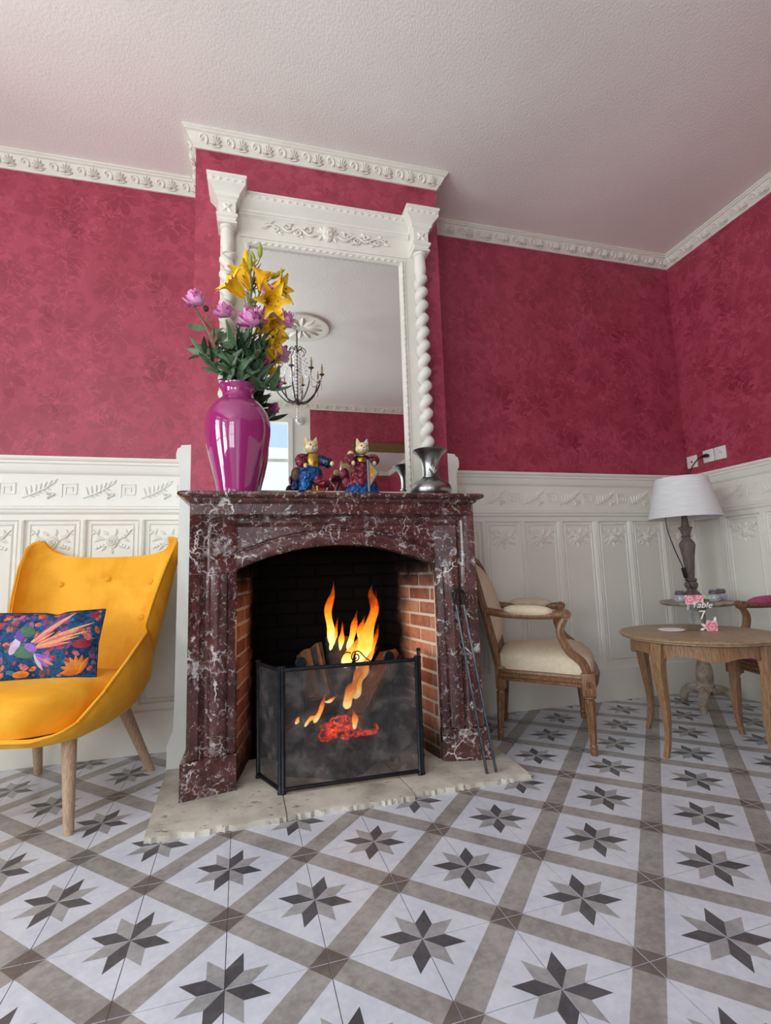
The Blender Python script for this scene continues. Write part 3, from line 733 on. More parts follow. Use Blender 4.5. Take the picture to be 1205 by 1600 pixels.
# ================================================================== MANTELPIECE
mantel = thing('mantelpiece', 'red brown veined marble mantelpiece with arched opening', 'mantelpiece', (0, 0, 0))
HX = 0.632; YO, YI = -0.725, -0.676
def jamb_y(ax):
    t = (HX - ax) / (HX - 0.445); y = lerp(YO, YI, t)
    if 0.548 < ax < 0.590: y += 0.020 * math.sin(PI * (0.590 - ax) / 0.042) ** 0.7
    elif 0.484 <= ax <= 0.548: y -= 0.012 * math.sin(PI * (0.548 - ax) / 0.064) ** 0.6
    elif 0.478 < ax < 0.484: y += 0.008
    return y
for sg in (-1, 1):
    xs = [0.632, 0.61, 0.591, 0.588, 0.584, 0.578, 0.569, 0.56, 0.554, 0.550, 0.5475, 0.543, 0.535, 0.525, 0.516, 0.505, 0.496, 0.489, 0.485, 0.483, 0.479, 0.477, 0.46, 0.452, 0.447]
    prof = [(x, jamb_y(x)) for x in xs]; prof[-1] = (0.447, YI + 0.006)
    prof += [(0.447, -0.60), (0.50, -0.60), (0.50, -0.37), (0.632, -0.37)]
    part('jamb', G().prism(prof, lambda x, y: (sg * x, y, 0.162), lambda x, y: (sg * x, y, 0.884)), 'marble', mantel, ang=30)
    bp = [(0.652, -0.742), (0.445, -0.692), (0.445, -0.60), (0.50, -0.60), (0.50, -0.37), (0.652, -0.37)]
    part('plinth_block', G().prism(bp, lambda x, y: (sg * x, y, 0.0215), lambda x, y: (sg * x, y, 0.160)), 'marble', mantel, smooth=False)
ZL0, ZL1 = 0.886, 1.174
def arch(x):
    ax = abs(x)
    if ax >= 0.447: return ZL0
    R = (0.447 ** 2 + 0.10 ** 2) / 0.20
    return 0.992 - (R - math.sqrt(R * R - x * x)) + 0.006
def lintel_y(x, z):
    ax = abs(x); k = min(1, max(0, (z - 1.125) / 0.004))
    flat = lerp(YO, YI, min(1, (HX - ax) / (HX - 0.445)))
    y = lerp(flat, YO, k)
    d = min(0.590 - ax, 1.125 - z)
    if 0 < d < 0.042: y += 0.020 * math.sin(PI * d / 0.042) ** 0.7 if 0.590 - ax < 1.125 - z else 0.014 * math.sin(PI * d / 0.042) ** 0.7
    e = z - arch(x)
    if ax < 0.56 and 0.42 < 1:
        bw = 0.062
        if ax < 0.447:
            if e < bw: y -= 0.012 * math.sin(PI * min(1, max(0, e / bw))) ** 0.6
            elif e < bw + 0.012: y += 0.008
        elif 0.484 <= ax <= 0.548 and e < 0.055: y -= 0.010 * math.sin(PI * (0.548 - ax) / 0.064) ** 0.6 * max(0, 1 - e / 0.055)
    return y
def lintel():
    xs = sorted(set([round(-HX + 2 * HX * k / 150, 5) for k in range(151)] + [-0.447, 0.447, -0.4475, 0.4475])); nz = 46
    v = []; f = []; n = len(xs)
    for j in range(nz + 1):
        for x in xs:
            z = lerp(arch(x), ZL1, j / nz); v.append((x, lintel_y(x, z), z))
    for j in range(nz):
        for i in range(n - 1): a = j * n + i; f.append((a, a + 1, a + n + 1, a + n))
    b0 = len(v)
    v += [(x, -0.60, arch(x)) for x in xs]; t0 = len(v); v += [(x, -0.37, ZL1) for x in xs]
    for i in range(n - 1):
        f.append((b0 + i, b0 + i + 1, i + 1, i)); f.append((nz * n + i, nz * n + i + 1, t0 + i + 1, t0 + i)); f.append((t0 + i, t0 + i + 1, b0 + i + 1, b0 + i))
    f.append(tuple([j * n for j in range(nz + 1)] + [t0, b0])); f.append(tuple([j * n + n - 1 for j in range(nz + 1)] + [t0 + n - 1, b0 + n - 1]))
    return G().add(v, f)
part('lintel', lintel(), 'marble', mantel, ang=28)
def shelf():
    g = G(); prof = [(0.000, 1.1745), (0.004, 1.180), (0.012, 1.184), (0.018, 1.190), (0.021, 1.197), (0.026, 1.198), (0.032, 1.200), (0.041, 1.204), (0.046, 1.210), (0.046, 1.216), (0.042, 1.222), (0.036, 1.224)]
    v = []; f = []
    for o, z in prof:
        x = HX + o; c = 0.012
        v += [(-x, -0.367, z), (-x, YO - o + c, z), (-x + c, YO - o, z), (x - c, YO - o, z), (x, YO - o + c, z), (x, -0.367, z)]
    for k in range(len(prof) - 1):
        for q in range(6): f.append((k * 6 + q, k * 6 + (q + 1) % 6, k * 6 + 6 + (q + 1) % 6, k * 6 + 6 + q))
    f += [tuple(range(6))[::-1], tuple((len(prof) - 1) * 6 + q for q in range(6))]
    return g.add(v, f)
part('shelf', shelf(), 'marble', mantel, ang=30)

# ================================================================== OVERMANTEL MIRROR
mir = thing('overmantel_mirror', 'tall white carved mirror with twisted columns on the chimney breast', 'mirror', (0, BY, 1.2245))
ZM = 1.2245
def ML(o): o.location.y -= BY; o.location.z -= ZM; return o      # parts are modelled in world numbers
gl, gr, gt, gbm = -0.402, 0.412, 2.585, 1.290
W0, W1, WT = -0.548, 0.558, 2.80
ML(part('side_board', G().box(W0, gl - 0.03, -0.398, BY, ZM, 2.62), 'mirrorpaint', mir, smooth=False))
ML(part('side_board', G().box(gr + 0.03, W1, -0.398, BY, ZM, 2.62), 'mirrorpaint', mir, smooth=False))
ML(part('frieze_board', G().box(W0, W1, -0.398, BY, 2.62, WT), 'mirrorpaint', mir, smooth=False))
ML(part('bottom_rail', G().box(gl - 0.03, gr + 0.03, -0.398, BY, ZM, gbm), 'mirrorpaint', mir, smooth=False))
ML(part('glass', G().box(gl - 0.012, gr + 0.012, -0.388, -0.380, gbm - 0.01, gt + 0.012), 'mirror', mir, smooth=False))
def bead_frame():
    g = G(); prof = [(0.0, -0.386), (0.0, -0.398), (0.006, -0.408), (0.014, -0.412), (0.022, -0.406), (0.026, -0.402), (0.032, -0.404), (0.036, -0.398)]
    v = []; f = []
    for o, y in prof: v += [(gl - o, y, gbm - o), (gr + o, y, gbm - o), (gr + o, y, gt + o), (gl - o, y, gt + o)]
    for k in range(len(prof) - 1):
        for q in range(4): f.append((k * 4 + q, k * 4 + (q + 1) % 4, k * 4 + 4 + (q + 1) % 4, k * 4 + 4 + q))
    return g.add(v, f)
bf = ML(part('bead_frame', bead_frame(), 'mirrorpaint', mir, ang=25))
beads = G()
def bead(x, z, hor):
    beads.ball((x, -0.411, z), (0.014 if hor else 0.008, 0.006, 0.008 if hor else 0.014), 7, 4)
k = 0
x = gl
while x < gr: bead(x, gt + 0.013, True); x += 0.036
z = gbm
while z < gt: bead(gl - 0.013, z, False); bead(gr + 0.013, z, False); z += 0.036
put('leaf_carving', mesh('leaf_carving', beads, 'mirrorpaint'), bf)['kind'] = 'stuff'
EP = [(BY, 2.742), (-0.400, 2.742), (-0.404, 2.748), (-0.410, 2.752), (-0.410, 2.760), (-0.416, 2.764), (-0.416, 2.778), (-0.424, 2.784), (-0.432, 2.796), (-0.446, 2.806), (-0.450, 2.812), (-0.450, 2.838), (-0.456, 2.842), (-0.456, 2.850), (BY, 2.850)]
ent = ML(part('entablature', G().prism(EP, lambda y, z: (-0.46, y, z), lambda y, z: (0.47, y, z)), 'mirrorpaint', mir, ang=25))
eg = G()
for k in range(22): eg.ball((-0.40 + 0.82 * k / 21, -0.450, 2.825), (0.014, 0.005, 0.009), 7, 4)
put('egg_carving', mesh('egg_carving', eg, 'mirrorpaint'), ent)['kind'] = 'stuff'
ML(part('fillet_strip', G().box(-0.45, 0.46, -0.404, -0.39, 2.628, 2.640), 'mirrorpaint', mir, smooth=False))
CX = (-0.512, 0.522)
for cx in CX:
    g = G(); cy = -0.432
    lv = [(0.047, 2.640), (0.047, 2.648), (0.040, 2.658), (0.043, 2.668), (0.052, 2.676), (0.052, 2.688), (0.041, 2.694), (0.041, 2.752), (0.047, 2.758), (0.047, 2.768), (0.056, 2.776), (0.060, 2.784), (0.060, 2.792), (0.072, 2.806), (0.084, 2.818), (0.090, 2.824), (0.090, 2.852), (0.096, 2.856), (0.096, 2.870)]
    v = []; f = []
    for h, z in lv:
        d = h; v += [(cx - h, max(BY, cy + d) if cy + d > BY else BY, z), (cx - h, cy - d, z), (cx + h, cy - d, z), (cx + h, BY, z)]
    for a in range(len(lv) - 1):
        for q in range(4): f.append((a * 4 + q, a * 4 + (q + 1) % 4, a * 4 + 4 + (q + 1) % 4, a * 4 + 4 + q))
    f += [(3, 2, 1, 0), tuple(len(lv) * 4 - 4 + q for q in range(4))]
    cap = ML(part('capital', g.add(v, f), 'mirrorpaint', mir, ang=20))
    rg = G()
    for q in range(4):
        a = q * PI / 2 + PI / 4
        leaf_blade(rg, (cx, cy - 0.041, 2.723), (cx + 0.030 * math.cos(a), cy - 0.041, 2.723 + 0.030 * math.sin(a)), 0.010, 0.008)
    rg.ball((cx, cy - 0.043, 2.723), (0.008, 0.006, 0.008), 8, 4)
    rb_ = G()
    for q in range(5): rb_.ball((cx - 0.07 + 0.035 * q, cy - 0.090, 2.838), (0.013, 0.005, 0.008), 7, 4)
    put('rosette_carving', mesh('rosette_carving', rg, 'mirrorpaint'), cap); put('egg_carving', mesh('egg_carving', rb_, 'mirrorpaint'), cap)['kind'] = 'stuff'
    c = G().lathe([(0.038, 2.640), (0.038, 2.628), (0.030, 2.622), (0.031, 2.60), (0.034, 2.56), (0.034, 2.535), (0.026, 2.52), (0.030, 2.508), (0.024, 2.498)][::-1], 20, cx, cy)
    n = 330; z0, z1 = 1.33, 2.505; pts = []
    for k in range(n + 1):
        z = lerp(z0, z1, k / n); a = 2 * PI * (z - z0) / 0.078 * (1 if cx > 0 else -1)
        pts.append((cx + 0.0135 * math.cos(a), cy + 0.0135 * math.sin(a), z))
    c.tube(pts, 0.0265, 12)
    c.lathe([(0.046, ZM), (0.046, 1.27), (0.038, 1.285), (0.040, 1.30), (0.030, 1.315), (0.032, 1.335)], 20, cx, cy)
    ML(part('twisted_column', c, 'mirrorpaint', mir, ang=50))
# carved garland with a central mask
rl = G(); ry = -0.400
def RP(x, z, o=0.004): return (0.008 + x, ry - o, 2.706 + z)
for sg in (-1, 1):
    wave = catmull([RP(sg * 0.05, -0.005), RP(sg * 0.10, -0.022), RP(sg * 0.155, 0.010), RP(sg * 0.21, -0.016), RP(sg * 0.27, 0.012), RP(sg * 0.325, 0.002)], 8)
    rl.tube(wave, [0.009 - 0.005 * k / len(wave) for k in range(len(wave))], 7)
    for cxx, czz, rr, s2 in ((0.105, 0.008, 0.022, 1), (0.160, -0.014, 0.020, -1), (0.215, 0.010, 0.018, 1), (0.275, -0.010, 0.016, -1), (0.315, 0.010, 0.012, 1)):
        sp = [RP(sg * (cxx + rr * (1 - q / 22) * math.cos(q * 0.45)), czz + s2 * rr * (1 - q / 22) * math.sin(q * 0.45)) for q in range(18)]
        rl.tube(sp, [0.0062 - 0.0028 * q / 17 for q in range(18)], 6)
        leaf_blade(rl, RP(sg * cxx, czz - s2 * 0.012, 0), RP(sg * (cxx + 0.034), czz - s2 * 0.026, 0), 0.009, 0.008)
        leaf_blade(rl, RP(sg * (cxx - 0.01), czz + s2 * 0.012, 0), RP(sg * (cxx - 0.030), czz + s2 * 0.026, 0), 0.008, 0.008)
rl.ball(RP(0, 0.004, 0.002), (0.034, 0.024, 0.046), 16, 10)
rl.ball(RP(0, 0.000, 0.022), (0.006, 0.010, 0.012), 8, 5)
for sg in (-1, 1):
    rl.ball(RP(sg * 0.013, 0.012, 0.020), (0.008, 0.006, 0.005), 8, 4); rl.ball(RP(sg * 0.014, -0.008, 0.018), (0.010, 0.008, 0.010), 8, 4)
    for a in (20, 55, 90, 130, -20, -50): leaf_blade(rl, RP(sg * 0.022, 0.0, 0.002), RP(sg * (0.022 + 0.040 * math.cos(math.radians(a))), 0.05 * math.sin(math.radians(a)), 0), 0.012, 0.010)
rl.ball(RP(0, -0.020, 0.020), (0.012, 0.006, 0.004), 8, 4)
ML(part('garland_carving', rl, 'mirrorpaint', mir))

# ================================================================== FIRE
FZ = 0.0215
scr = thing('fire_screen', 'folding black iron fire screen with fine mesh', 'fire screen', (0.02, -0.79, FZ))
def bar(a, b, w, d): # square bar between two points, in screen space
    return G().tube([a, b], w, 4)
SW0, SW1, SH = -0.284, 0.280, 0.470
def rect_panel(p0, p1, h, parent, tagname):
    p0, p1 = Vector(p0), Vector(p1)
    d = (p1 - p0).normalized()
    for zz in (0.016, h): part('frame_rail', G().tube([p0 + Vector((0, 0, zz)), p1 + Vector((0, 0, zz))], 0.0085, 8), 'iron', parent)
    n = d.cross(Vector((0, 0, 1)))
    q0, q1 = p0 + d * 0.006, p1 - d * 0.006; t = n * 0.001
    me = G().add([q0 + t + Vector((0, 0, 0.016)), q1 + t + Vector((0, 0, 0.016)), q1 + t + Vector((0, 0, h)), q0 + t + Vector((0, 0, h))], [(0, 1, 2, 3)])
    part('mesh_panel', me, 'mesh', parent, smooth=False)
rect_panel((SW0, 0, 0), (SW1, 0, 0), SH, scr, 'f')
rect_panel((SW0 - 0.012, 0.004, 0), (SW0 - 0.095, 0.195, 0), SH, scr, 'l')
rect_panel((SW1 + 0.012, 0.004, 0), (SW1 + 0.075, 0.195, 0), SH, scr, 'r')
for px, py in ((SW0, 0), (SW0 - 0.012, 0.004), (SW0 - 0.095, 0.195), (SW1, 0), (SW1 + 0.012, 0.004), (SW1 + 0.075, 0.195)):
    part('post', G().lathe([(0.0115, 0), (0.0115, 0.008), (0.0088, 0.012), (0.0088, SH + 0.004), (0.011, SH + 0.008), (0.011, SH + 0.014), (0.004, SH + 0.017)], 12, px, py), 'iron', scr)
sc = G()
def spiral(cx, cz, r, dirn, start):
    return [(cx + r * (1 - q / 30) * math.cos(start + dirn * q * 0.42), 0, cz + r * (1 - q / 30) * math.sin(start + dirn * q * 0.42)) for q in range(24)]
m0 = 0.0
sc.tube(catmull([(m0 + 0.085, 0, SH + 0.004), (m0 + 0.055, 0, SH + 0.026), (m0 + 0.03, 0, SH + 0.052), (m0 + 0.004, 0, SH + 0.050)], 6) + spiral(m0 + 0.016, SH + 0.030, 0.020, 1, 2.2), 0.0028, 6)
sc.tube(catmull([(m0 - 0.085, 0, SH + 0.004), (m0 - 0.055, 0, SH + 0.022), (m0 - 0.03, 0, SH + 0.050), (m0 - 0.004, 0, SH + 0.048)], 6), 0.0028, 6)
part('scroll_handle', sc, 'iron', scr)

def andiron(x, lab):
    t = thing('andiron', lab, 'andiron', (x, -0.60, FZ), group='andirons in the fireplace')
    part('post', G().lathe([(0.016, 0), (0.014, 0.05), (0.009, 0.08), (0.009, 0.40), (0.013, 0.42), (0.009, 0.435)], 12), 'iron', t)
    disc = G().lathe([(0.0, -0.010), (0.022, -0.010), (0.026, -0.006), (0.026, 0.006), (0.022, 0.010), (0.0, 0.010)], 20)
    disc.xf(Matrix.Translation((0, 0, 0.458)) @ Matrix.Rotation(PI / 2, 4, 'X')); part('disc_finial', disc, 'iron', t)
    part('log_bar', G().box(-0.009, 0.009, 0.0, 0.40, 0.055, 0.075).box(-0.009, 0.009, 0.38, 0.40, 0.0, 0.06).box(-0.05, 0.05, -0.008, 0.008, 0.0, 0.02), 'iron', t, smooth=False)
andiron(-0.176, 'iron andiron with disc finial behind the left half of the fire screen')
andiron(0.228, 'iron andiron with disc finial behind the right half of the fire screen')

def log_thing(label, p0, p1, r, split=False, seed=0, capmat='log'):
    rnd = random.Random(seed); p0, p1 = Vector(p0), Vector(p1); d = p1 - p0; L = d.length
    t = thing('log', label, 'log', p0, group='logs on the fire')
    t.rotation_mode = 'QUATERNION'; t.rotation_quaternion = Vector((1, 0, 0)).rotation_difference(d.normalized())
    n = 14; ns = 9; prof = []
    for k in range(n):
        a = 2 * PI * k / n; rr = r * (1 + rnd.uniform(-0.10, 0.10))
        if split and math.sin(a) > 0: rr *= 0.45 + 0.25 * abs(math.cos(a))
        prof.append((rr * math.cos(a), rr * math.sin(a)))
    g = G()
    def fn(u, v):
        k = int(round(u * n)) % n; y, z = prof[k]; j = 1 + 0.08 * math.sin(v * 9 + k * 1.7 + seed)
        return (L * v, y * j, z * j)
    g.grid(fn, n, ns, wrapu=True)
    part('bark', g, 'bark', t)
    for v, nm in ((0.0, -1), (1.0, 1)):
        part('cut_end', G().add([(L * v + nm * 0.001, *[c * (1 + 0.08 * math.sin(v * 9 + k * 1.7 + seed)) for c in prof[k]]) for k in range(n)], [tuple(range(n))]), capmat, t, smooth=False)
    if split:
        part('split_face', G().box(0.004, L - 0.004, -r * 0.9, r * 0.9, r * 0.05, r * 0.62, c=0.004), 'log', t)
    return t
log_thing('thick split log leaning to the right at the front of the fire', (0.085, -0.60, 0.215), (0.31, -0.34, 0.44), 0.062, True, 3)
log_thing('short split log standing on the left of the flames', (-0.10, -0.50, 0.30), (-0.135, -0.40, 0.50), 0.050, True, 5)
log_thing('narrow split log leaning beside the standing log', (-0.045, -0.52, 0.30), (-0.085, -0.40, 0.53), 0.026, True, 9)
log_thing('charred mossy log upright in the middle of the flames', (0.01, -0.42, 0.27), (0.035, -0.36, 0.55), 0.070, False, 11)
log_thing('blackened log lying across the embers', (-0.22, -0.40, 0.135), (0.26, -0.45, 0.150), 0.055, False, 14)
log_thing('thin half burnt log resting low on the left', (-0.25, -0.52, 0.15), (0.02, -0.40, 0.29), 0.036, True, 17)
log_thing('large log at the back of the hearth', (-0.20, -0.24, 0.14), (0.30, -0.26, 0.17), 0.07, False, 21)
# ash heap and embers
def heap(name, label, cx, cy, rx, ry, h, mat, seed, base=FZ):
    rnd = random.Random(seed); N = [[rnd.uniform(0.6, 1.1) for _ in range(41)] for _ in range(25)]
    g = G()
    def fn(u, v):
        a = 2 * PI * u; i, j = int(round(u * 40)) % 40, int(round(v * 24)); w = 1 + 0.14 * math.sin(3 * a + seed) + 0.08 * math.sin(7 * a)
        return (cx + rx * w * v * math.cos(a), cy + ry * w * v * math.sin(a), base + h * max(0.0, 1 - v * v) ** 0.6 * N[j][i] - (0.012 if v > 0.99 else 0.0) * (base > 0.05))
    g.grid(fn, 40, 24, wrapu=True); return tag(part(name, g, mat, smooth=True, ang=180), label, name.replace('_', ' '), kind='stuff')
heap('ash_heap', 'grey heap of ash filling the hearth behind the screen', 0.02, -0.42, 0.34, 0.27, 0.155, 'ash', 1)
heap('ember_bed', 'glowing red embers under the burning logs', 0.035, -0.495, 0.145, 0.105, 0.060, 'ember', 2, FZ + 0.122)
fire = thing('fire', 'orange flames rising from the burning logs', 'fire', (0.05, -0.44, 0.20))
def flame(path, r, seed, squash=0.5):
    pts = catmull([(x - 0.05, y + 0.44, z - 0.20) for x, y, z in path], 7); n = len(pts); z0, z1 = pts[0].z, pts[-1].z
    rad = []
    rnd = random.Random(seed); ph = rnd.uniform(0, 6)
    for k in range(n):
        t = k / (n - 1); rad.append(max(0.0008, r * (math.sin(PI * (0.01 + 0.99 * t) ** 0.58)) * (1 + 0.22 * math.sin(t * 11 + ph))))
    base = pts[0].copy()
    g = G().tube([p - base for p in pts], rad, 10, squash=squash); H = max(1e-3, z1 - z0)
    g.v = [(x, y, z / H) for x, y, z in g.v]
    part('flame', g, 'flame', fire, ang=180, loc=base, scale=(1, 1, H))
flame([(-0.01, -0.43, 0.52), (-0.015, -0.43, 0.60), (-0.028, -0.43, 0.69), (-0.004, -0.43, 0.77), (0.003, -0.43, 0.835)], 0.022, 1)
flame([(0.10, -0.50, 0.40), (0.135, -0.49, 0.50), (0.165, -0.47, 0.60), (0.20, -0.46, 0.69), (0.185, -0.45, 0.765), (0.192, -0.45, 0.81)], 0.034, 2)
flame([(0.155, -0.48, 0.50), (0.16, -0.47, 0.60), (0.205, -0.46, 0.68), (0.212, -0.45, 0.78)], 0.018, 3)
flame([(0.06, -0.47, 0.50), (0.085, -0.46, 0.57), (0.10, -0.46, 0.64), (0.112, -0.46, 0.69)], 0.018, 4)
flame([(0.025, -0.45, 0.50), (0.035, -0.45, 0.57), (0.040, -0.45, 0.64)], 0.013, 5)
flame([(0.09, -0.55, 0.36), (0.12, -0.54, 0.42), (0.15, -0.53, 0.47), (0.20, -0.52, 0.52)], 0.034, 6)
flame([(0.02, -0.62, 0.27), (0.035, -0.62, 0.33), (0.06, -0.61, 0.37), (0.10, -0.60, 0.42)], 0.026, 7)
flame([(-0.12, -0.58, 0.215), (-0.095, -0.58, 0.25), (-0.075, -0.57, 0.30), (-0.055, -0.57, 0.35)], 0.022, 8)
flame([(-0.20, -0.57, 0.215), (-0.185, -0.57, 0.235), (-0.17, -0.57, 0.26)], 0.018, 9)
flame([(-0.07, -0.58, 0.30), (-0.05, -0.58, 0.30), (-0.02, -0.57, 0.315), (0.0, -0.57, 0.32)], 0.012, 10)
flame([(0.055, -0.62, 0.18), (0.058, -0.62, 0.23), (0.045, -0.62, 0.28)], 0.014, 11)
flame([(0.07, -0.58, 0.30), (0.085, -0.57, 0.38), (0.12, -0.55, 0.44), (0.16, -0.53, 0.50)], 0.030, 13)
flame([(0.04, -0.47, 0.42), (0.07, -0.47, 0.49), (0.12, -0.47, 0.54), (0.15, -0.46, 0.62)], 0.026, 14)
flame([(0.13, -0.50, 0.42), (0.17, -0.49, 0.49), (0.20, -0.48, 0.56), (0.215, -0.47, 0.62)], 0.022, 15)
flame([(-0.16, -0.57, 0.20), (-0.135, -0.57, 0.23), (-0.11, -0.57, 0.24), (-0.085, -0.57, 0.29)], 0.018, 16)
flame([(-0.02, -0.43, 0.50), (-0.005, -0.43, 0.56), (0.01, -0.43, 0.60), (0.02, -0.43, 0.66)], 0.016, 17)
flame([(0.125, -0.46, 0.52), (0.13, -0.46, 0.60), (0.15, -0.46, 0.66)], 0.02, 12)
fl = bpy.data.lights.new('firelight', 'POINT'); fl.energy = 1.8; fl.color = (1.0, 0.45, 0.14); fl.shadow_soft_size = 0.10
flo = bpy.data.objects.new('firelight', fl); col.objects.link(flo); flo.location = (0.06, -0.03, 0.34); flo.parent = fire

# ================================================================== TONGS leaning on the right jamb
tg_ = thing('fire_tongs', 'long black iron fire tongs leaning on the marble jamb', 'tongs', (0.585, -0.875, FZ))
top = Vector((-0.052, 0.128, 0.735))
for sg in (-1, 1):
    a = Vector((sg * 0.021, 0, 0.003)); b = top + Vector((sg * 0.019, 0, -0.045))
    pts = [a, a.lerp(b, 0.08), a.lerp(b, 0.5), b]
    part('tong_arm', G().tube(pts, [0.0065, 0.0062, 0.0056, 0.0056], 8), 'steel', tg_)
lp = [top + Vector((0.025 * math.sin(q), 0, 0.025 * -math.cos(q) - 0.006)) for q in [math.radians(a) for a in range(40, 325, 12)]]
part('spring_loop', G().tube([top + Vector((0.019, 0, -0.045))] + lp + [top + Vector((-0.019, 0, -0.045))], 0.0085, 8), 'iron', tg_)

# ================================================================== ON THE MANTEL SHELF
SZ = 1.2245
VX, VY = -0.4505, -0.572
vase = thing('flower_vase', 'large glossy magenta ceramic vase on the mantel shelf', 'vase', (VX, VY, SZ))
vp = [(0.0, 0.004), (0.078, 0.004), (0.084, 0.0), (0.087, 0.003), (0.089, 0.012), (0.098, 0.06), (0.112, 0.12), (0.127, 0.18), (0.139, 0.24), (0.1455, 0.29), (0.147, 0.32), (0.1445, 0.352), (0.136, 0.385), (0.120, 0.415), (0.099, 0.440), (0.080, 0.456), (0.0715, 0.466), (0.069, 0.476), (0.070, 0.490), (0.075, 0.503), (0.082, 0.512), (0.0855, 0.518), (0.0855, 0.523), (0.080, 0.526)]
part('body', G().lathe(vp, 64, cap=False), 'vase', vase, ang=60)
part('inner_wall', G().lathe([(0.080, 0.526), (0.070, 0.515), (0.062, 0.49), (0.064, 0.46), (0.10, 0.41), (0.12, 0.33), (0.10, 0.15), (0.0, 0.10)], 40, cap=False), 'vase_in', vase, ang=60)

CAMP = Vector((-0.3636, -2.86224, 0.87569))
def depth(x, z, y, y0=-0.57):      # slide a measured point to another real depth
    k = (y - CAMP.y) / (y0 - CAMP.y); return Vector((CAMP.x + (x - CAMP.x) * k, y, CAMP.z + (z - CAMP.z) * k))
def petal(g, base, out, up, L, w, cup, mi=0, K=4, W=2, ruffle=0.0, ph=0.0):
    """a cupped petal growing from base: out = outward dir, up = upward dir"""
    out, up = Vector(out).normalized(), Vector(up).normalized(); sd = out.cross(up).normalized()
    def fn(u, v):
        s = 2 * u - 1; ww = w * (0.35 + 0.65 * math.sin(PI * min(1, 0.18 + 0.72 * v)))
        a = cup * v; p = Vector(base) + out * (math.sin(cup) * L * v * (1 - 0.22 * v)) + up * (L * (v * math.cos(cup) + 0.30 * v * v * math.sin(cup)))
        p = p + sd * s * ww - out * (abs(s) ** 2) * ww * 0.45 + up * ruffle * math.sin(5 * s + ph) * v
        return p
    g.grid(fn, 2 * W, K, mi)
def peony_mesh(name, r, mat, seed, mat2='peony_deep'):
    rnd = random.Random(seed); g = G()
    for cnt, cup, L, w, z0 in ((9, 1.62, 1.05, 0.40, 0.0), (10, 1.30, 1.05, 0.36, 0.03), (11, 1.0, 1.02, 0.30, 0.06), (10, 0.68, 1.0, 0.27, 0.10), (8, 0.32, 0.98, 0.22, 0.12)):
        for k in range(cnt):
            a = 2 * PI * (k + rnd.uniform(-0.25, 0.25)) / cnt + cnt; o = Vector((math.cos(a), math.sin(a), 0))
            petal(g, o * r * 0.12 + Vector((0, 0, z0 * r)), o, (0, 0, 1), r * L * rnd.uniform(0.78, 1.15), r * w, cup * rnd.uniform(0.85, 1.15), 1 if rnd.random() < 0.22 else 0, 4, 1, 0.13 * r, rnd.uniform(0, 6))
    return mesh(name, g, [mat, mat2], ang=180)
PEO = [peony_mesh('flower', 0.052, 'peony', 1), peony_mesh('flower', 0.052, 'peony', 2), peony_mesh('flower', 0.05, 'peony_deep', 3, 'peony')]
def leafmesh(L, w, seed, mat='leaf'):
    g = G(); rnd = random.Random(seed); bend = rnd.uniform(0.15, 0.5)
    def fn(u, v):
        s = 2 * u - 1; ww = w * math.sin(PI * (0.04 + 0.96 * v) ** 0.85) + 0.0006
        return (s * ww, -abs(s) * -0.25 * ww - bend * L * v * v * 0.5, L * v)
    g.grid(fn, 2, 7); return mesh('leaf', g, mat, ang=180)
LEAVES = [leafmesh(0.105, 0.013, 1), leafmesh(0.12, 0.0155, 2), leafmesh(0.09, 0.012, 3), leafmesh(0.13, 0.014, 4)]
mouth = Vector((VX, VY, SZ + 0.51))
def orient(d, roll=0.0):
    d = Vector(d).normalized(); return (d.to_track_quat('Z', 'Y') @ Euler((0, 0, roll)).to_quaternion())
def putq(name, me, parent, loc, q, sc=1.0):
    o = put(name, me, parent, loc, (0, 0, 0), (sc,) * 3); o.rotation_mode = 'QUATERNION'; o.rotation_quaternion = q; return o
def flower_stem(name, label, cat, head, group, facing, me, sc=1.0, nleaf=8, seed=0, partname='flower', mouth_off=(0, 0), zmin=0.04, zmax=0.62):
    rnd = random.Random(seed); b = Vector((VX + mouth_off[0] * 0.5, VY + mouth_off[1] * 0.5, SZ + 0.16))
    t = thing(name, label, cat, b, group=group)
    m = mouth + Vector((mouth_off[0], mouth_off[1], 0)); h = Vector(head)
    pts = catmull([b - b, m - b, (m - b).lerp(h - b, 0.55) + Vector((0, 0, 0.02)), h - b - Vector(facing).normalized() * 0.012], 8)
    part('stem', G().tube(pts, 0.0032, 6), 'stem', t)
    if me: putq(partname, me, t, h - b, orient(facing), sc)
    L = (h - m).length
    for k in range(nleaf):
        f = rnd.uniform(zmin, zmax); p = (m - b).lerp(h - b, f); a = rnd.uniform(0, 2 * PI)
        d = Vector((math.cos(a), math.sin(a) * 0.75, rnd.uniform(0.15, 1.0)))
        w = p + b + d.normalized() * 0.12
        if w.y > -0.44: d.y = -abs(d.y)
        putq('leaf', LEAVES[rnd.randrange(4)], t, p, orient(d, rnd.uniform(0, 6.28)), rnd.uniform(0.85, 1.2))
    return t
GP = 'pink peonies in the magenta vase'
flower_stem('peony_stem', 'pink peony at the far left tip of the bouquet', 'flower', depth(-0.640, 2.125, -0.57), GP, (-0.15, -0.35, 0.9), PEO[0], 1.08, 7, 1, mouth_off=(-0.035, 0.0), zmin=0.25, zmax=0.75)
flower_stem('peony_stem', 'pink peony in front of the white twisted column', 'flower', depth(-0.510, 2.085, -0.60), GP, (-0.25, -0.55, 0.8), PEO[1], 1.0, 11, 2, mouth_off=(-0.02, -0.02))
flower_stem('peony_stem', 'widest pink peony low in the middle of the bouquet', 'flower', depth(-0.400, 2.050, -0.63), GP, (0.0, -0.55, 0.85), PEO[0], 1.25, 12, 3, mouth_off=(0.0, -0.03))
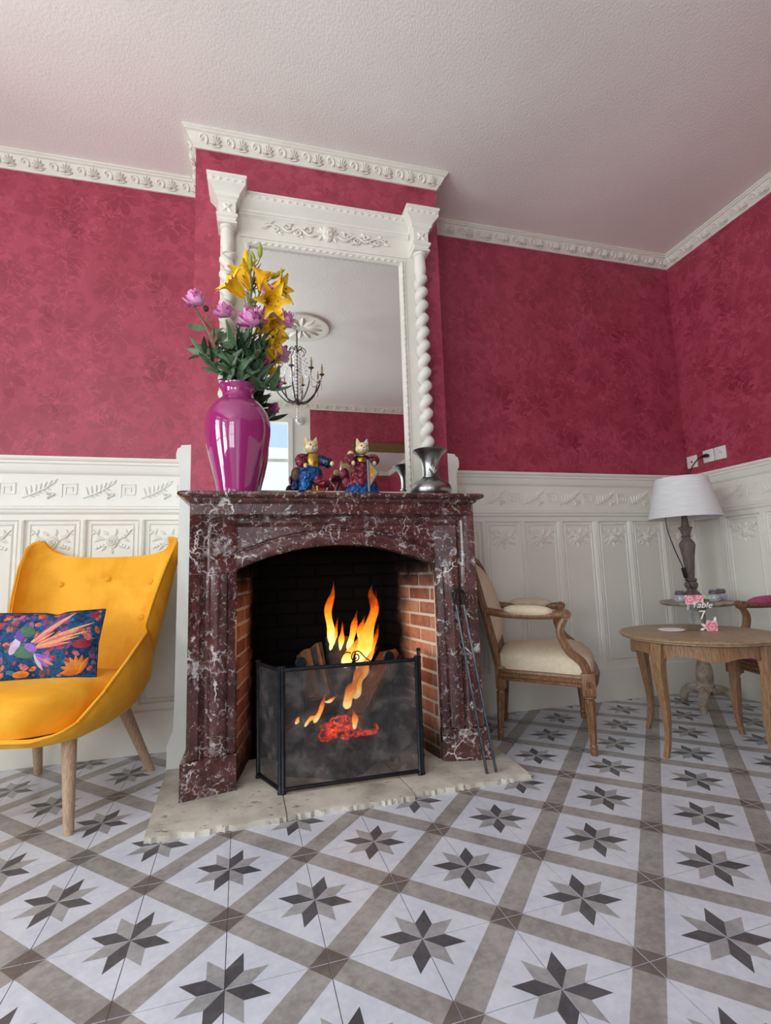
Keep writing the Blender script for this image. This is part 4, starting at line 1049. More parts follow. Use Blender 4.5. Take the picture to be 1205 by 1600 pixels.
flower_stem('peony_stem', 'pink peony tucked behind the widest one', 'flower', depth(-0.352, 2.085, -0.58), GP, (0.45, -0.3, 0.8), PEO[1], 0.95, 9, 4, mouth_off=(0.02, 0.01))
flower_stem('peony_stem', 'pink peony at the right side of the bouquet before the mirror', 'flower', depth(-0.244, 2.075, -0.57), GP, (0.35, -0.45, 0.8), PEO[1], 1.05, 9, 5, mouth_off=(0.035, 0.0))
flower_stem('peony_stem', 'small pale pink peony among the yellow lilies', 'flower', depth(-0.314, 2.222, -0.63), GP, (0.1, -0.8, 0.6), PEO[0], 0.68, 8, 6, mouth_off=(0.01, -0.02), zmax=0.5)
flower_stem('peony_stem', 'drooping dark pink peony just above the vase shoulder', 'flower', depth(-0.292, 1.775, -0.56), GP, (0.55, -0.5, -0.1), PEO[2], 0.75, 8, 7, mouth_off=(0.04, -0.01), zmin=-0.1, zmax=0.6)
flower_stem('peony_stem', 'dark pink peony half hidden among the leaves', 'flower', depth(-0.335, 1.868, -0.52), GP, (0.3, -0.4, 0.3), PEO[2], 0.6, 12, 8, mouth_off=(0.03, 0.02))
flower_stem('foliage_stem', 'leafy green stem spilling over the left of the vase rim', 'foliage', depth(-0.600, 1.90, -0.58), 'leafy stems in the magenta vase', (-0.5, -0.3, 0.7), None, 1, 30, 9, mouth_off=(-0.03, -0.01), zmax=1.0)
flower_stem('foliage_stem', 'leafy green stem in the middle of the bouquet', 'foliage', depth(-0.455, 1.98, -0.62), 'leafy stems in the magenta vase', (0, -0.3, 0.9), None, 1, 30, 10, mouth_off=(0, -0.03), zmax=1.0)
flower_stem('foliage_stem', 'leafy green stem on the right of the bouquet', 'foliage', depth(-0.35, 1.96, -0.56), 'leafy stems in the magenta vase', (0.4, -0.3, 0.7), None, 1, 30, 12, mouth_off=(0.03, 0.0), zmax=1.0)
flower_stem('foliage_stem', 'leafy green stem drooping over the right of the vase rim', 'foliage', depth(-0.30, 1.74, -0.62), 'leafy stems in the magenta vase', (0.7, -0.3, -0.2), None, 1, 14, 13, mouth_off=(0.05, -0.02), zmin=0.2, zmax=1.0)
bud = flower_stem('peony_stem', 'dark unopened peony bud beside the far left peony', 'flower', depth(-0.597, 2.105, -0.55), GP, (0.1, -0.2, 0.9), mesh('bud', G().ball((0, 0, 0.012), (0.013, 0.013, 0.015), 10, 7), 'bud_dark'), 1.0, 4, 14, 'bud', mouth_off=(-0.03, 0.02), zmin=0.5, zmax=0.85)
# lilies
def lily_mesh(open_=1.0, seed=0):
    g = G()
    for k in range(6):
        a = 2 * PI * k / 6 + seed; o = Vector((math.cos(a), math.sin(a), 0)); sd = Vector((-o.y, o.x, 0)); inner = k % 2
        def fn(u, v):
            s = 2 * u - 1; w = (0.030 if inner else 0.022) * math.sin(PI * (0.10 + 0.86 * v) ** 0.9) + 0.001
            r = 0.006 + 0.034 * v + open_ * 0.052 * v ** 3.0; z = 0.125 * v - open_ * 0.055 * max(0, v - 0.62) ** 1.4 * 2.2
            return o * (r - 0.5 * w * s * s) + sd * s * w + Vector((0, 0, z + 0.003 * abs(s)))
        g.grid(fn, 4, 8)
        g.tube([(0, 0, 0.01), o * 0.010 + Vector((0, 0, 0.05)), o * 0.022 + Vector((0, 0, 0.085))], 0.0012, 4)
        g.ball(o * 0.023 + Vector((0, 0, 0.087)), (0.003, 0.003, 0.006), 5, 4, 1)
    return mesh('bloom', g, ['lily', 'stamen'], ang=180)
LILY = [lily_mesh(1.0, 0.2), lily_mesh(0.75, 0.6)]
def budmesh(L, r, mat):
    return mesh('bud', G().lathe([(0.002, 0), (r * 0.7, L * 0.12), (r, L * 0.35), (r * 0.85, L * 0.65), (r * 0.45, L * 0.9), (0.001, L)], 10), mat, ang=180)
BUDG, BUDY = budmesh(0.085, 0.0125, 'bud_green'), budmesh(0.10, 0.015, 'lily')
BUDS = budmesh(0.05, 0.008, 'bud_green')
def lily_stem(label, top, blooms, buds, off, seed):
    b = Vector((VX + off[0] * 0.5, VY + off[1] * 0.5, SZ + 0.16)); t = thing('lily_stem', label, 'flower', b, group='yellow lilies in the magenta vase')
    m = mouth + Vector((*off, 0)); top = Vector(top)
    axis = catmull([b - b, m - b, (m - b).lerp(top - b, 0.5), top - b], 10); part('stem', G().tube(axis, 0.004, 6), 'stem', t)
    def pedicel(p, d):
        q = Vector(p) - b; root = min(axis, key=lambda c: (c - q - Vector((0, 0, -0.07))).length)
        part('flower_stalk', G().tube(catmull([root, root.lerp(q, 0.5) + Vector((0, 0, -0.008)), q], 4), 0.0024, 5), 'stem', t)
    for i, (p, d, sc) in enumerate(blooms):
        pedicel(p, d); putq('bloom', LILY[i % 2], t, Vector(p) - b, orient(d, i * 1.3), sc)
    for p, d, me in buds:
        pedicel(p, d); putq('bud', me, t, Vector(p) - b, orient(d))
    rnd = random.Random(seed)
    for k in range(16):
        f = rnd.uniform(0.25, 0.98); p = axis[int(f * (len(axis) - 1))]; a = rnd.uniform(0, 2 * PI)
        putq('leaf', LEAVES[rnd.choice((0, 2))], t, p, orient((math.cos(a), -abs(math.sin(a)) * 0.8, 0.5), rnd.uniform(0, 6)), 0.6)
lily_stem('tall yellow lily stem with green buds at the top of the bouquet', depth(-0.375, 2.36, -0.56),
    [(depth(-0.425, 2.195, -0.60), (-0.75, -0.5, 0.55), 1.05), (depth(-0.395, 2.235, -0.55), (-0.35, -0.1, 0.9), 1.1), (depth(-0.350, 2.235, -0.60), (0.15, -0.5, 0.8), 1.0), (depth(-0.325, 2.235, -0.57), (0.85, -0.45, 0.05), 1.1)],
    [(depth(-0.352, 2.405, -0.55), (0.02, 0, 1), BUDG), (depth(-0.416, 2.345, -0.58), (-0.03, -0.05, 1), BUDY), (depth(-0.398, 2.335, -0.60), (0.02, -0.05, 1), BUDG), (depth(-0.300, 2.305, -0.57), (0.75, -0.1, 0.6), BUDG), (depth(-0.375, 2.395, -0.54), (-0.4, 0, 0.9), BUDS)], (0.005, 0.02), 1)
lily_stem('lower yellow lily stem with blooms hanging before the mirror glass', depth(-0.315, 2.17, -0.53),
    [(depth(-0.325, 2.185, -0.60), (0.30, -0.75, -0.35), 1.05), (depth(-0.318, 2.105, -0.56), (0.45, -0.45, -0.7), 0.95), (depth(-0.330, 1.985, -0.54), (0.6, -0.3, -0.25), 0.8)],
    [(depth(-0.40, 2.17, -0.58), (-0.2, -0.5, 0.4), BUDS)], (0.03, 0.02), 2)

# ---- porcelain cat figurines
def cat_head(t, c, r, turn, ear='cat_cream'):
    h = G(); h.ball(c, (r, r * 0.9, r * 0.92), 18, 12); rot = Euler((0, 0, turn)).to_matrix()
    C = Vector(c); F = lambda x, y, z: C + rot @ Vector((x * r, y * r, z * r))
    head = part('head', h, 'cat_cream', t)
    for sg in (-1, 1):
        e = G(); p0 = F(sg * 0.55, 0, 0.55); tip = F(sg * 0.80, 0.0, 1.50)
        e.tube([p0, p0.lerp(tip, 0.5), tip], [r * 0.42, r * 0.30, r * 0.03], 10, squash=0.6); put('ear', mesh('ear', e, ear if sg > 0 else 'cat_cream'), head)
        put('eye', mesh('eye', G().ball(F(sg * 0.36, -0.80, 0.16), (r * 0.11, r * 0.06, r * 0.15), 8, 5), 'foil_navy'), head)
        mz = G().ball(F(sg * 0.16, -0.84, -0.28), (r * 0.24, r * 0.18, r * 0.20), 10, 6); put('muzzle', mesh('muzzle', mz, 'cat_white'), head)
    put('nose', mesh('nose', G().ball(F(0, -0.98, -0.12), r * 0.09, 6, 4), 'foil_red'), head)
def frill(g, c, r0, r1, z0, z1, n=9, amp=0.12, mi=0, turn=0):
    def fn(u, v):
        a = 2 * PI * u; rr = lerp(r0, r1, v) * (1 + amp * v * math.cos(n * a)); return (c[0] + rr * math.cos(a), c[1] + rr * 0.8 * math.sin(a), lerp(z0, z1, v))
    g.grid(fn, n * 6, 8, mi, wrapu=True)
c1 = thing('cat_figurine', 'porcelain cat figurine in blue foil breeches, mid step', 'figurine', (-0.118, -0.62, SZ), group='porcelain cat figurines on the mantel')
cat_head(c1, (-0.004, -0.004, 0.232), 0.034, 0.25)
part('vest', G().lathe([(0.012, 0.205), (0.03, 0.196), (0.036, 0.17), (0.034, 0.145), (0.03, 0.13)][::-1], 18, 0.004, 0), 'foil_gold', c1)
g = G(); frill(g, (-0.002, 0), 0.018, 0.036, 0.205, 0.192, 8, 0.15); part('ruff', g, 'foil_navy', c1, ang=180)
g = G(); g.ball((-0.006, 0, 0.105), (0.056, 0.042, 0.05), 18, 10); g.tube(catmull([(-0.02, 0, 0.10), (-0.03, -0.004, 0.06), (-0.036, -0.008, 0.022)], 5), [0.042, 0.044, 0.043, 0.04, 0.036, 0.034, 0.033, 0.032, 0.031, 0.03, 0.028], 14); part('breeches', g, 'foil_blue', c1)
part('raised_leg', G().tube(catmull([(0.012, -0.005, 0.095), (0.035, -0.012, 0.066), (0.060, -0.018, 0.060), (0.078, -0.02, 0.066)], 4), [0.03, 0.03, 0.029, 0.028, 0.026, 0.024, 0.023, 0.022, 0.02, 0.018, 0.016, 0.014, 0.01], 12), 'foil_red', c1)
part('sleeve', G().tube(catmull([(-0.026, 0, 0.185), (-0.052, -0.008, 0.165), (-0.044, -0.03, 0.140)], 5), [0.02, 0.024, 0.028, 0.030, 0.030, 0.029, 0.027, 0.024, 0.022, 0.018, 0.014], 12), 'foil_red', c1)
part('sleeve', G().tube(catmull([(0.030, 0, 0.182), (0.056, -0.012, 0.165), (0.084, -0.028, 0.150)], 5), [0.02, 0.022, 0.024, 0.026, 0.026, 0.026, 0.025, 0.025, 0.026, 0.026, 0.02], 12), 'foil_navy', c1)
part('paw', G().ball((0.088, -0.042, 0.148), (0.011, 0.010, 0.013), 10, 7), 'cat_cream', c1); part('paw', G().ball((-0.034, -0.046, 0.136), (0.010, 0.010, 0.012), 10, 7), 'cat_cream', c1)
for (x, y, a) in ((-0.012, -0.03, 0.35), (0.026, -0.02, 0.9)):
    part('shoe', G().tube(catmull([(x - 0.022, y + 0.01, 0.014), (x, y, 0.014), (x + 0.018, y - 0.012, 0.012), (x + 0.026, y - 0.018, 0.022)], 4), [0.010, 0.012, 0.013, 0.0135, 0.0135, 0.013, 0.012, 0.011, 0.010, 0.008, 0.006, 0.004, 0.002], 10), 'foil_gold', c1)
part('supporting_leg', G().tube([(0.022, -0.01, 0.08), (0.024, -0.014, 0.02)], [0.012, 0.009], 8), 'foil_gold', c1)
g = G(); frill(g, (-0.066, 0.012), 0.008, 0.030, 0.13, 0.035, 7, 0.25); part('cape', g, 'foil_navy', c1, ang=180)
part('tail_tuft', G().ball((-0.072, 0.0, 0.104), (0.024, 0.02, 0.032), 12, 8), 'foil_brown', c1)
c2 = thing('cat_figurine', 'porcelain cat figurine in a long crimson dress holding a harp', 'figurine', (0.118, -0.62, SZ), group='porcelain cat figurines on the mantel')
cat_head(c2, (0.004, -0.002, 0.236), 0.032, 0.10, 'cat_white')
g = G(); frill(g, (0, 0), 0.030, 0.078, 0.185, 0.045, 11, 0.10); part('dress', g, 'foil_red', c2, ang=180)
g = G(); frill(g, (0, 0), 0.074, 0.086, 0.055, 0.0, 12, 0.10); part('hem', g, 'foil_blue', c2, ang=180)
g = G(); frill(g, (0, -0.004), 0.016, 0.056, 0.204, 0.188, 9, 0.10); part('collar', g, ['foil_navy'], c2, ang=180)
g = G(); frill(g, (0, -0.004), 0.052, 0.059, 0.192, 0.190, 9, 0.10); part('collar_trim', g, ['print_white'], c2, ang=180)
part('bodice', G().lathe([(0.030, 0.165), (0.034, 0.18), (0.026, 0.20)], 16), 'foil_gold', c2)
for sg, m in ((-1, 'foil_red'), (1, 'foil_red')):
    part('sleeve', G().tube(catmull([(sg * 0.028, 0, 0.188), (sg * 0.060, -0.014, 0.178), (sg * 0.052, -0.04, 0.158)], 5), [0.016, 0.02, 0.024, 0.026, 0.026, 0.025, 0.024, 0.022, 0.02, 0.017, 0.013], 12), m, c2)
    part('paw', G().ball((sg * 0.050, -0.052, 0.152), (0.010, 0.010, 0.012), 10, 7), 'cat_cream', c2)
hp = [(0.016, -0.070, 0.160), (0.062, -0.070, 0.108), (0.020, -0.070, 0.042)]
harp = part('harp', G().prism([(0, 0), (1, 0), (2, 0)], lambda i, _: Vector(hp[int(i)]) + Vector((0, -0.002, 0)), lambda i, _: Vector(hp[int(i)]) + Vector((0, 0.002, 0))), 'harp_gold', c2, smooth=False)
put('harp_frame', mesh('harp_frame', G().tube([hp[0], hp[1]], 0.005, 8).tube([hp[1], hp[2]], 0.005, 8).tube([(0.014, -0.07, 0.165), (0.018, -0.07, 0.015)], 0.0055, 8), 'grey_trim'), harp)
part('tail_tuft', G().ball((-0.084, 0.004, 0.110), (0.022, 0.02, 0.03), 12, 8).ball((-0.074, 0.004, 0.07), (0.022, 0.02, 0.036), 12, 8), 'foil_red', c2)
part('hand_puppet', G().ball((-0.050, 0.012, 0.208), (0.016, 0.012, 0.018), 10, 7), 'cat_cream', c2)

pew = thing('pewter_vase', 'short pewter vase with wide flared mouth', 'vase', (0.480, -0.575, SZ))
part('body', G().lathe([(0.0, 0.003), (0.078, 0.0), (0.090, 0.006), (0.101, 0.028), (0.104, 0.046), (0.098, 0.066), (0.078, 0.086), (0.054, 0.098), (0.044, 0.106)], 48, cap=False), 'pewter', pew, ang=60)
part('collar', G().lathe([(0.044, 0.104), (0.047, 0.107), (0.047, 0.112), (0.042, 0.115)], 40, cap=False), 'pewter', pew)
part('neck', G().lathe([(0.042, 0.112), (0.0405, 0.14), (0.042, 0.17), (0.048, 0.196), (0.060, 0.218), (0.074, 0.234), (0.085, 0.243), (0.087, 0.247), (0.083, 0.249), (0.070, 0.238), (0.045, 0.20), (0.036, 0.15), (0.03, 0.11)], 48, cap=False), 'pewter', pew, ang=60)
en = G()
for k in range(5):
    leaf_blade(en, (0.0, -0.0405, 0.12), (0.026 * math.sin((k - 2) * 0.5), -0.043, 0.12 + 0.05 * math.cos((k - 2) * 0.5)), 0.006, 0.003)
part('engraved_flower', en, 'pewter', pew)

# ================================================================== YELLOW WING ARMCHAIR
yc = thing('wing_armchair', 'mustard yellow velvet armchair with buttoned back and pale wooden legs', 'armchair', (-1.165, -0.495, 0), math.radians(-16))
#      t     spine y,z     rim  w,    y,    z      thickness
YS = [(0.00, -0.404, 0.362, 0.205, -0.4035, 0.3625, 0.010),
      (0.04, -0.374, 0.348, 0.266, -0.372, 0.368, 0.022),
      (0.08, -0.330, 0.340, 0.296, -0.325, 0.389, 0.030),
      (0.20, -0.210, 0.325, 0.318, -0.215, 0.462, 0.045),
      (0.32, -0.060, 0.320, 0.332, -0.090, 0.552, 0.052),
      (0.42, 0.070, 0.325, 0.330, 0.010, 0.612, 0.055),
      (0.49, 0.150, 0.360, 0.318, 0.085, 0.640, 0.058),
      (0.53, 0.185, 0.410, 0.298, 0.105, 0.662, 0.060),
      (0.68, 0.245, 0.600, 0.318, 0.150, 0.800, 0.060),
      (0.82, 0.300, 0.790, 0.342, 0.210, 0.940, 0.054),
      (0.93, 0.345, 0.935, 0.354, 0.270, 1.035, 0.046),
      (0.965, 0.358, 0.962, 0.349, 0.288, 1.054, 0.042),
      (0.985, 0.366, 0.976, 0.334, 0.298, 1.063, 0.040),
      (1.00, 0.372, 0.985, 0.306, 0.308, 1.062, 0.038)]
YB_ = ((-0.42, 0.86), (0.0, 0.885), (0.42, 0.86), (-0.42, 0.735), (0.0, 0.755), (0.42, 0.735))
def ysh(t):
    for a, b in zip(YS, YS[1:]):
        if t <= b[0] + 1e-9:
            u = (t - a[0]) / (b[0] - a[0]); return [lerp(p, q, u) for p, q in zip(a[1:], b[1:])]
    return list(YS[-1][1:])
def y_inner(s, t):
    sy, sz, w, ry, rz, th = ysh(t); a = abs(s)
    x = w * math.copysign(math.sin(a * PI / 2) ** 0.92, s); b = a ** 2.6
    dent = sum(0.013 * math.exp(-(((s - p) * w * 1.4) ** 2 + ((t - q) * 1.28) ** 2) / 0.0011) for p, q in YB_) if t > 0.6 else 0.0
    return Vector((x, lerp(sy, ry, b) + dent, lerp(sz, rz, b)))
def y_outer(s, t):
    p = y_inner(s, t); th = ysh(t)[5]; e = 0.08
    du = y_inner(min(1, s + e), t) - y_inner(max(-1, s - e), t); dv = y_inner(s, min(1, t + 0.03)) - y_inner(s, max(0, t - 0.03))
    n = du.cross(dv); n = n.normalized() if n.length > 1e-9 else Vector((0, 0, 1))
    return p - n * max(0.010, th * (1.0 - 0.80 * max(0, (abs(s) - 0.35) / 0.65) ** 2.2))
def y_shell():
    ns, nt = 64, 90; v = []; f = []; row = 2 * (ns + 1)
    for j in range(nt + 1):
        t = j / nt
        v += [y_inner(2 * i / ns - 1, t) for i in range(ns + 1)] + [y_outer(1 - 2 * i / ns, t) for i in range(ns + 1)]
    for j in range(nt):
        for i in range(row): k = (i + 1) % row; f.append((j * row + i, j * row + k, (j + 1) * row + k, (j + 1) * row + i))
    for base in (0, nt * row):
        for i in range(ns): f.append((base + i, base + i + 1, base + row - 2 - i, base + row - 1 - i))
    return G().add(v, f)
shell = part('shell', y_shell(), 'yellow', yc, ang=75)
bev = shell.modifiers.new('round', 'BEVEL'); bev.width = 0.006; bev.segments = 3; bev.limit_method = 'ANGLE'; bev.angle_limit = math.radians(60)
rim = [y_outer(-1, t / 60).lerp(y_inner(-1, t / 60), 0.15) for t in range(60, -1, -1)] + [y_outer(s / 12 - 1, 0).lerp(y_inner(s / 12 - 1, 0), 0.1) for s in range(1, 24)] + [y_outer(1, t / 60).lerp(y_inner(1, t / 60), 0.15) for t in range(0, 61)]
rim += [y_outer(1 - s / 12, 1).lerp(y_inner(1 - s / 12, 1), 0.15) for s in range(1, 24)] + [rim[0]]
part('piping', G().tube(rim, 0.0055, 8), 'yellow', yc, ang=180)
def seat_fn(u, v):
    a = 2 * PI * u; e = 0.66
    cx = math.copysign(abs(math.cos(a)) ** e, math.cos(a)); cy = math.copysign(abs(math.sin(a)) ** e, math.sin(a))
    r = [0.0, 0.35, 0.62, 0.82, 0.93, 0.985, 1.005, 1.005, 0.99, 0.965][int(round(v * 9))]; z = [0.512, 0.511, 0.507, 0.498, 0.484, 0.464, 0.440, 0.412, 0.385, 0.355][int(round(v * 9))]
    y = -0.085 + (0.316 if cy < 0 else 0.295) * r * cy; w = lerp(0.300, 0.268, min(1, max(0, (-0.085 - y) / 0.30)))
    return (w * r * cx, y, z + (0.012 if y < -0.2 and v < 0.5 else 0) * 0 - 0.018 * max(0, (y + 0.085) / 0.3))
part('seat_cushion', G().grid(seat_fn, 48, 9, wrapu=True), 'yellow', yc, ang=180)
for s, t in YB_:
    p = y_inner(s, t); b = G().lathe([(0.0, 0.013), (0.009, 0.012), (0.0145, 0.007), (0.0145, -0.004)][::-1], 14)
    du = y_inner(s + 0.01, t) - y_inner(s - 0.01, t); dv = y_inner(s, t + 0.01) - y_inner(s, t - 0.01)
    putq('button', mesh('button', b, 'yellow'), yc, p, orient(du.cross(dv) * (1 if du.cross(dv).y < 0 else -1)))
for (x, y, tx, ty) in ((0.250, -0.262, 0.205, -0.215), (-0.250, -0.262, -0.205, -0.215), (0.262, 0.285, 0.190, 0.150), (-0.262, 0.285, -0.190, 0.150)):
    part('leg', G().tube([(x, y, 0.0), (x, y, 0.004), (tx, ty, 0.335)], [0.0155, 0.0165, 0.0265], 18), 'oak', yc, ang=50)

# ---- printed lumbar cushion
PW, PH = 0.205, 0.140
cu = thing('throw_cushion', 'dark blue cushion with embroidered hummingbird on the yellow armchair', 'cushion', (-1.175, -0.66, 0.485), math.radians(-4))
tilt = Matrix.Rotation(math.radians(-16), 4, 'X')
def pil(u, v, side):
    e = max(0.0, (1 - abs(u) ** 3.2)) ** 0.55 * max(0.0, (1 - abs(v) ** 3.2)) ** 0.55
    x = PW * u * (1 - 0.05 * (1 - abs(v)) * (abs(u) > 0) * (v * v < 2)); z = PH * v * (1 - 0.06 * (1 - abs(u)))
    dip = 0.010 * math.exp(-((u - 0.15) / 0.12) ** 2) * max(0, v) ** 6
    return tilt @ Vector((x, side * 0.052 * e + 0.0, z + PH - dip))
g = G(); g.grid(lambda u, v: pil(2 * u - 1, 2 * v - 1, -1), 30, 22); g.grid(lambda u, v: pil(2 * u - 1, 2 * v - 1, 1), 30, 22)
pb = part('cushion_body', g, 'cushion', cu, ang=180)
edge = [pil(2 * k / 40 - 1, -1, 0) for k in range(40)] + [pil(1, 2 * k / 28 - 1, 0) for k in range(28)] + [pil(1 - 2 * k / 40, 1, 0) for k in range(40)] + [pil(-1, 1 - 2 * k / 28, 0) for k in range(29)]
part('piping', G().tube(edge, 0.003, 6), 'foil_navy', cu)
def cp(cx, cy, lift=0.0016):       # picture-plan of the print, in cushion units
    u = (cx * 0.000329 - 0.146) / PW; v = (0.5 - (cy - 130) / 780) * 2
    p = pil(max(-0.98, min(0.98, u)), max(-0.97, min(0.97, v)), -1); return p + Vector((0, -lift, 0))
def patch(name, pts, mat, lift):
    c = (sum(p[0] for p in pts) / len(pts), sum(p[1] for p in pts) / len(pts)); n = len(pts); g = G(); v = []
    for r in (0.0, 0.35, 0.7, 1.0):
        for p in pts: v.append(cp(lerp(c[0], p[0], r), lerp(c[1], p[1], r), lift * (1 if r < 1 else 0.5)))
    f = []
    for r in range(3):
        for k in range(n): q = (k + 1) % n; f.append((r * n + k, r * n + q, (r + 1) * n + q, (r + 1) * n + k))
    part(name, g.add(v, f), mat, cu, ang=180)
def ellipse(x, y, rx, ry, rot=0, n=16): return [(x + rx * math.cos(a) * math.cos(rot) - ry * math.sin(a) * math.sin(rot), y + rx * math.cos(a) * math.sin(rot) + ry * math.sin(a) * math.cos(rot)) for a in [2 * PI * k / n for k in range(n)]]
def blade(x0, y0, x1, y1, w, n=9):
    dx, dy = x1 - x0, y1 - y0; L = math.hypot(dx, dy); nx, ny = -dy / L, dx / L; up = []; dn = []
    for k in range(n + 1):
        t = k / n; ww = w * math.sin(PI * (0.06 + 0.92 * t)) ** 0.8; up.append((x0 + dx * t + nx * ww, y0 + dy * t + ny * ww)); dn.append((x0 + dx * t - nx * ww * 0.7, y0 + dy * t - ny * ww * 0.7))
    return up + dn[::-1]
for x0, y0, x1, y1, w, m, lf in ((365, 490, 700, 150, 26, 'bird_purple', 0.0022), (370, 480, 770, 165, 30, 'feather_orange', 0.0028), (380, 490, 740, 215, 22, 'feather_yellow', 0.0034), (400, 490, 660, 290, 24, 'feather_pink', 0.0040), (410, 500, 610, 380, 20, 'feather_orange', 0.0044),
        (450, 500, 1000, 288, 26, 'feather_orange', 0.0038), (450, 510, 940, 350, 20, 'feather_pink', 0.0044), (440, 520, 960, 385, 20, 'feather_yellow', 0.0036), (430, 535, 880, 440, 20, 'feather_orange', 0.0042), (430, 548, 800, 500, 24, 'feather_pink', 0.0048)):
    patch('wing_feather', blade(x0, y0, x1, y1, w), m, lf)
patch('bird_body', ellipse(310, 590, 130, 62, 0.25), 'bird_green', 0.0026); patch('bird_back', ellipse(380, 545, 80, 46, 0.5), 'bird_violet', 0.0036)
patch('bird_breast', ellipse(200, 515, 52, 100, 0.35), 'bird_white', 0.0032); patch('bird_throat', ellipse(240, 405, 55, 72, -0.4), 'bird_purple', 0.0040)
patch('bird_head', ellipse(310, 360, 92, 62, 0.3), 'bird_green', 0.0046); patch('bird_beak', blade(215, 330, 0, 240, 13), 'bird_beak', 0.0036)
for x1, y1, m in ((640, 690, 'bird_violet'), (600, 760, 'bird_violet'), (540, 790, 'bird_white'), (650, 740, 'feather_pink')): patch('tail_feather', blade(430, 610, x1, y1, 28), m, 0.003)
[patch('orange_flower_petal', blade(905, 830, 905 - 190 * math.cos(math.radians(q)), 830 - 190 * math.sin(math.radians(q)), 34), 'flower_orange', 0.003 + 0.0006 * (q % 40 == 0)) for q in range(0, 121, 20)]; patch('red_flower', ellipse(920, 520, 100, 48), 'flower_red', 0.003)
patch('orange_flower', ellipse(310, 820, 90, 36), 'flower_orange', 0.002); patch('red_flower', ellipse(980, 200, 46, 36), 'flower_red', 0.002); patch('red_flower', ellipse(130, 150, 50, 22), 'flower_red', 0.002)

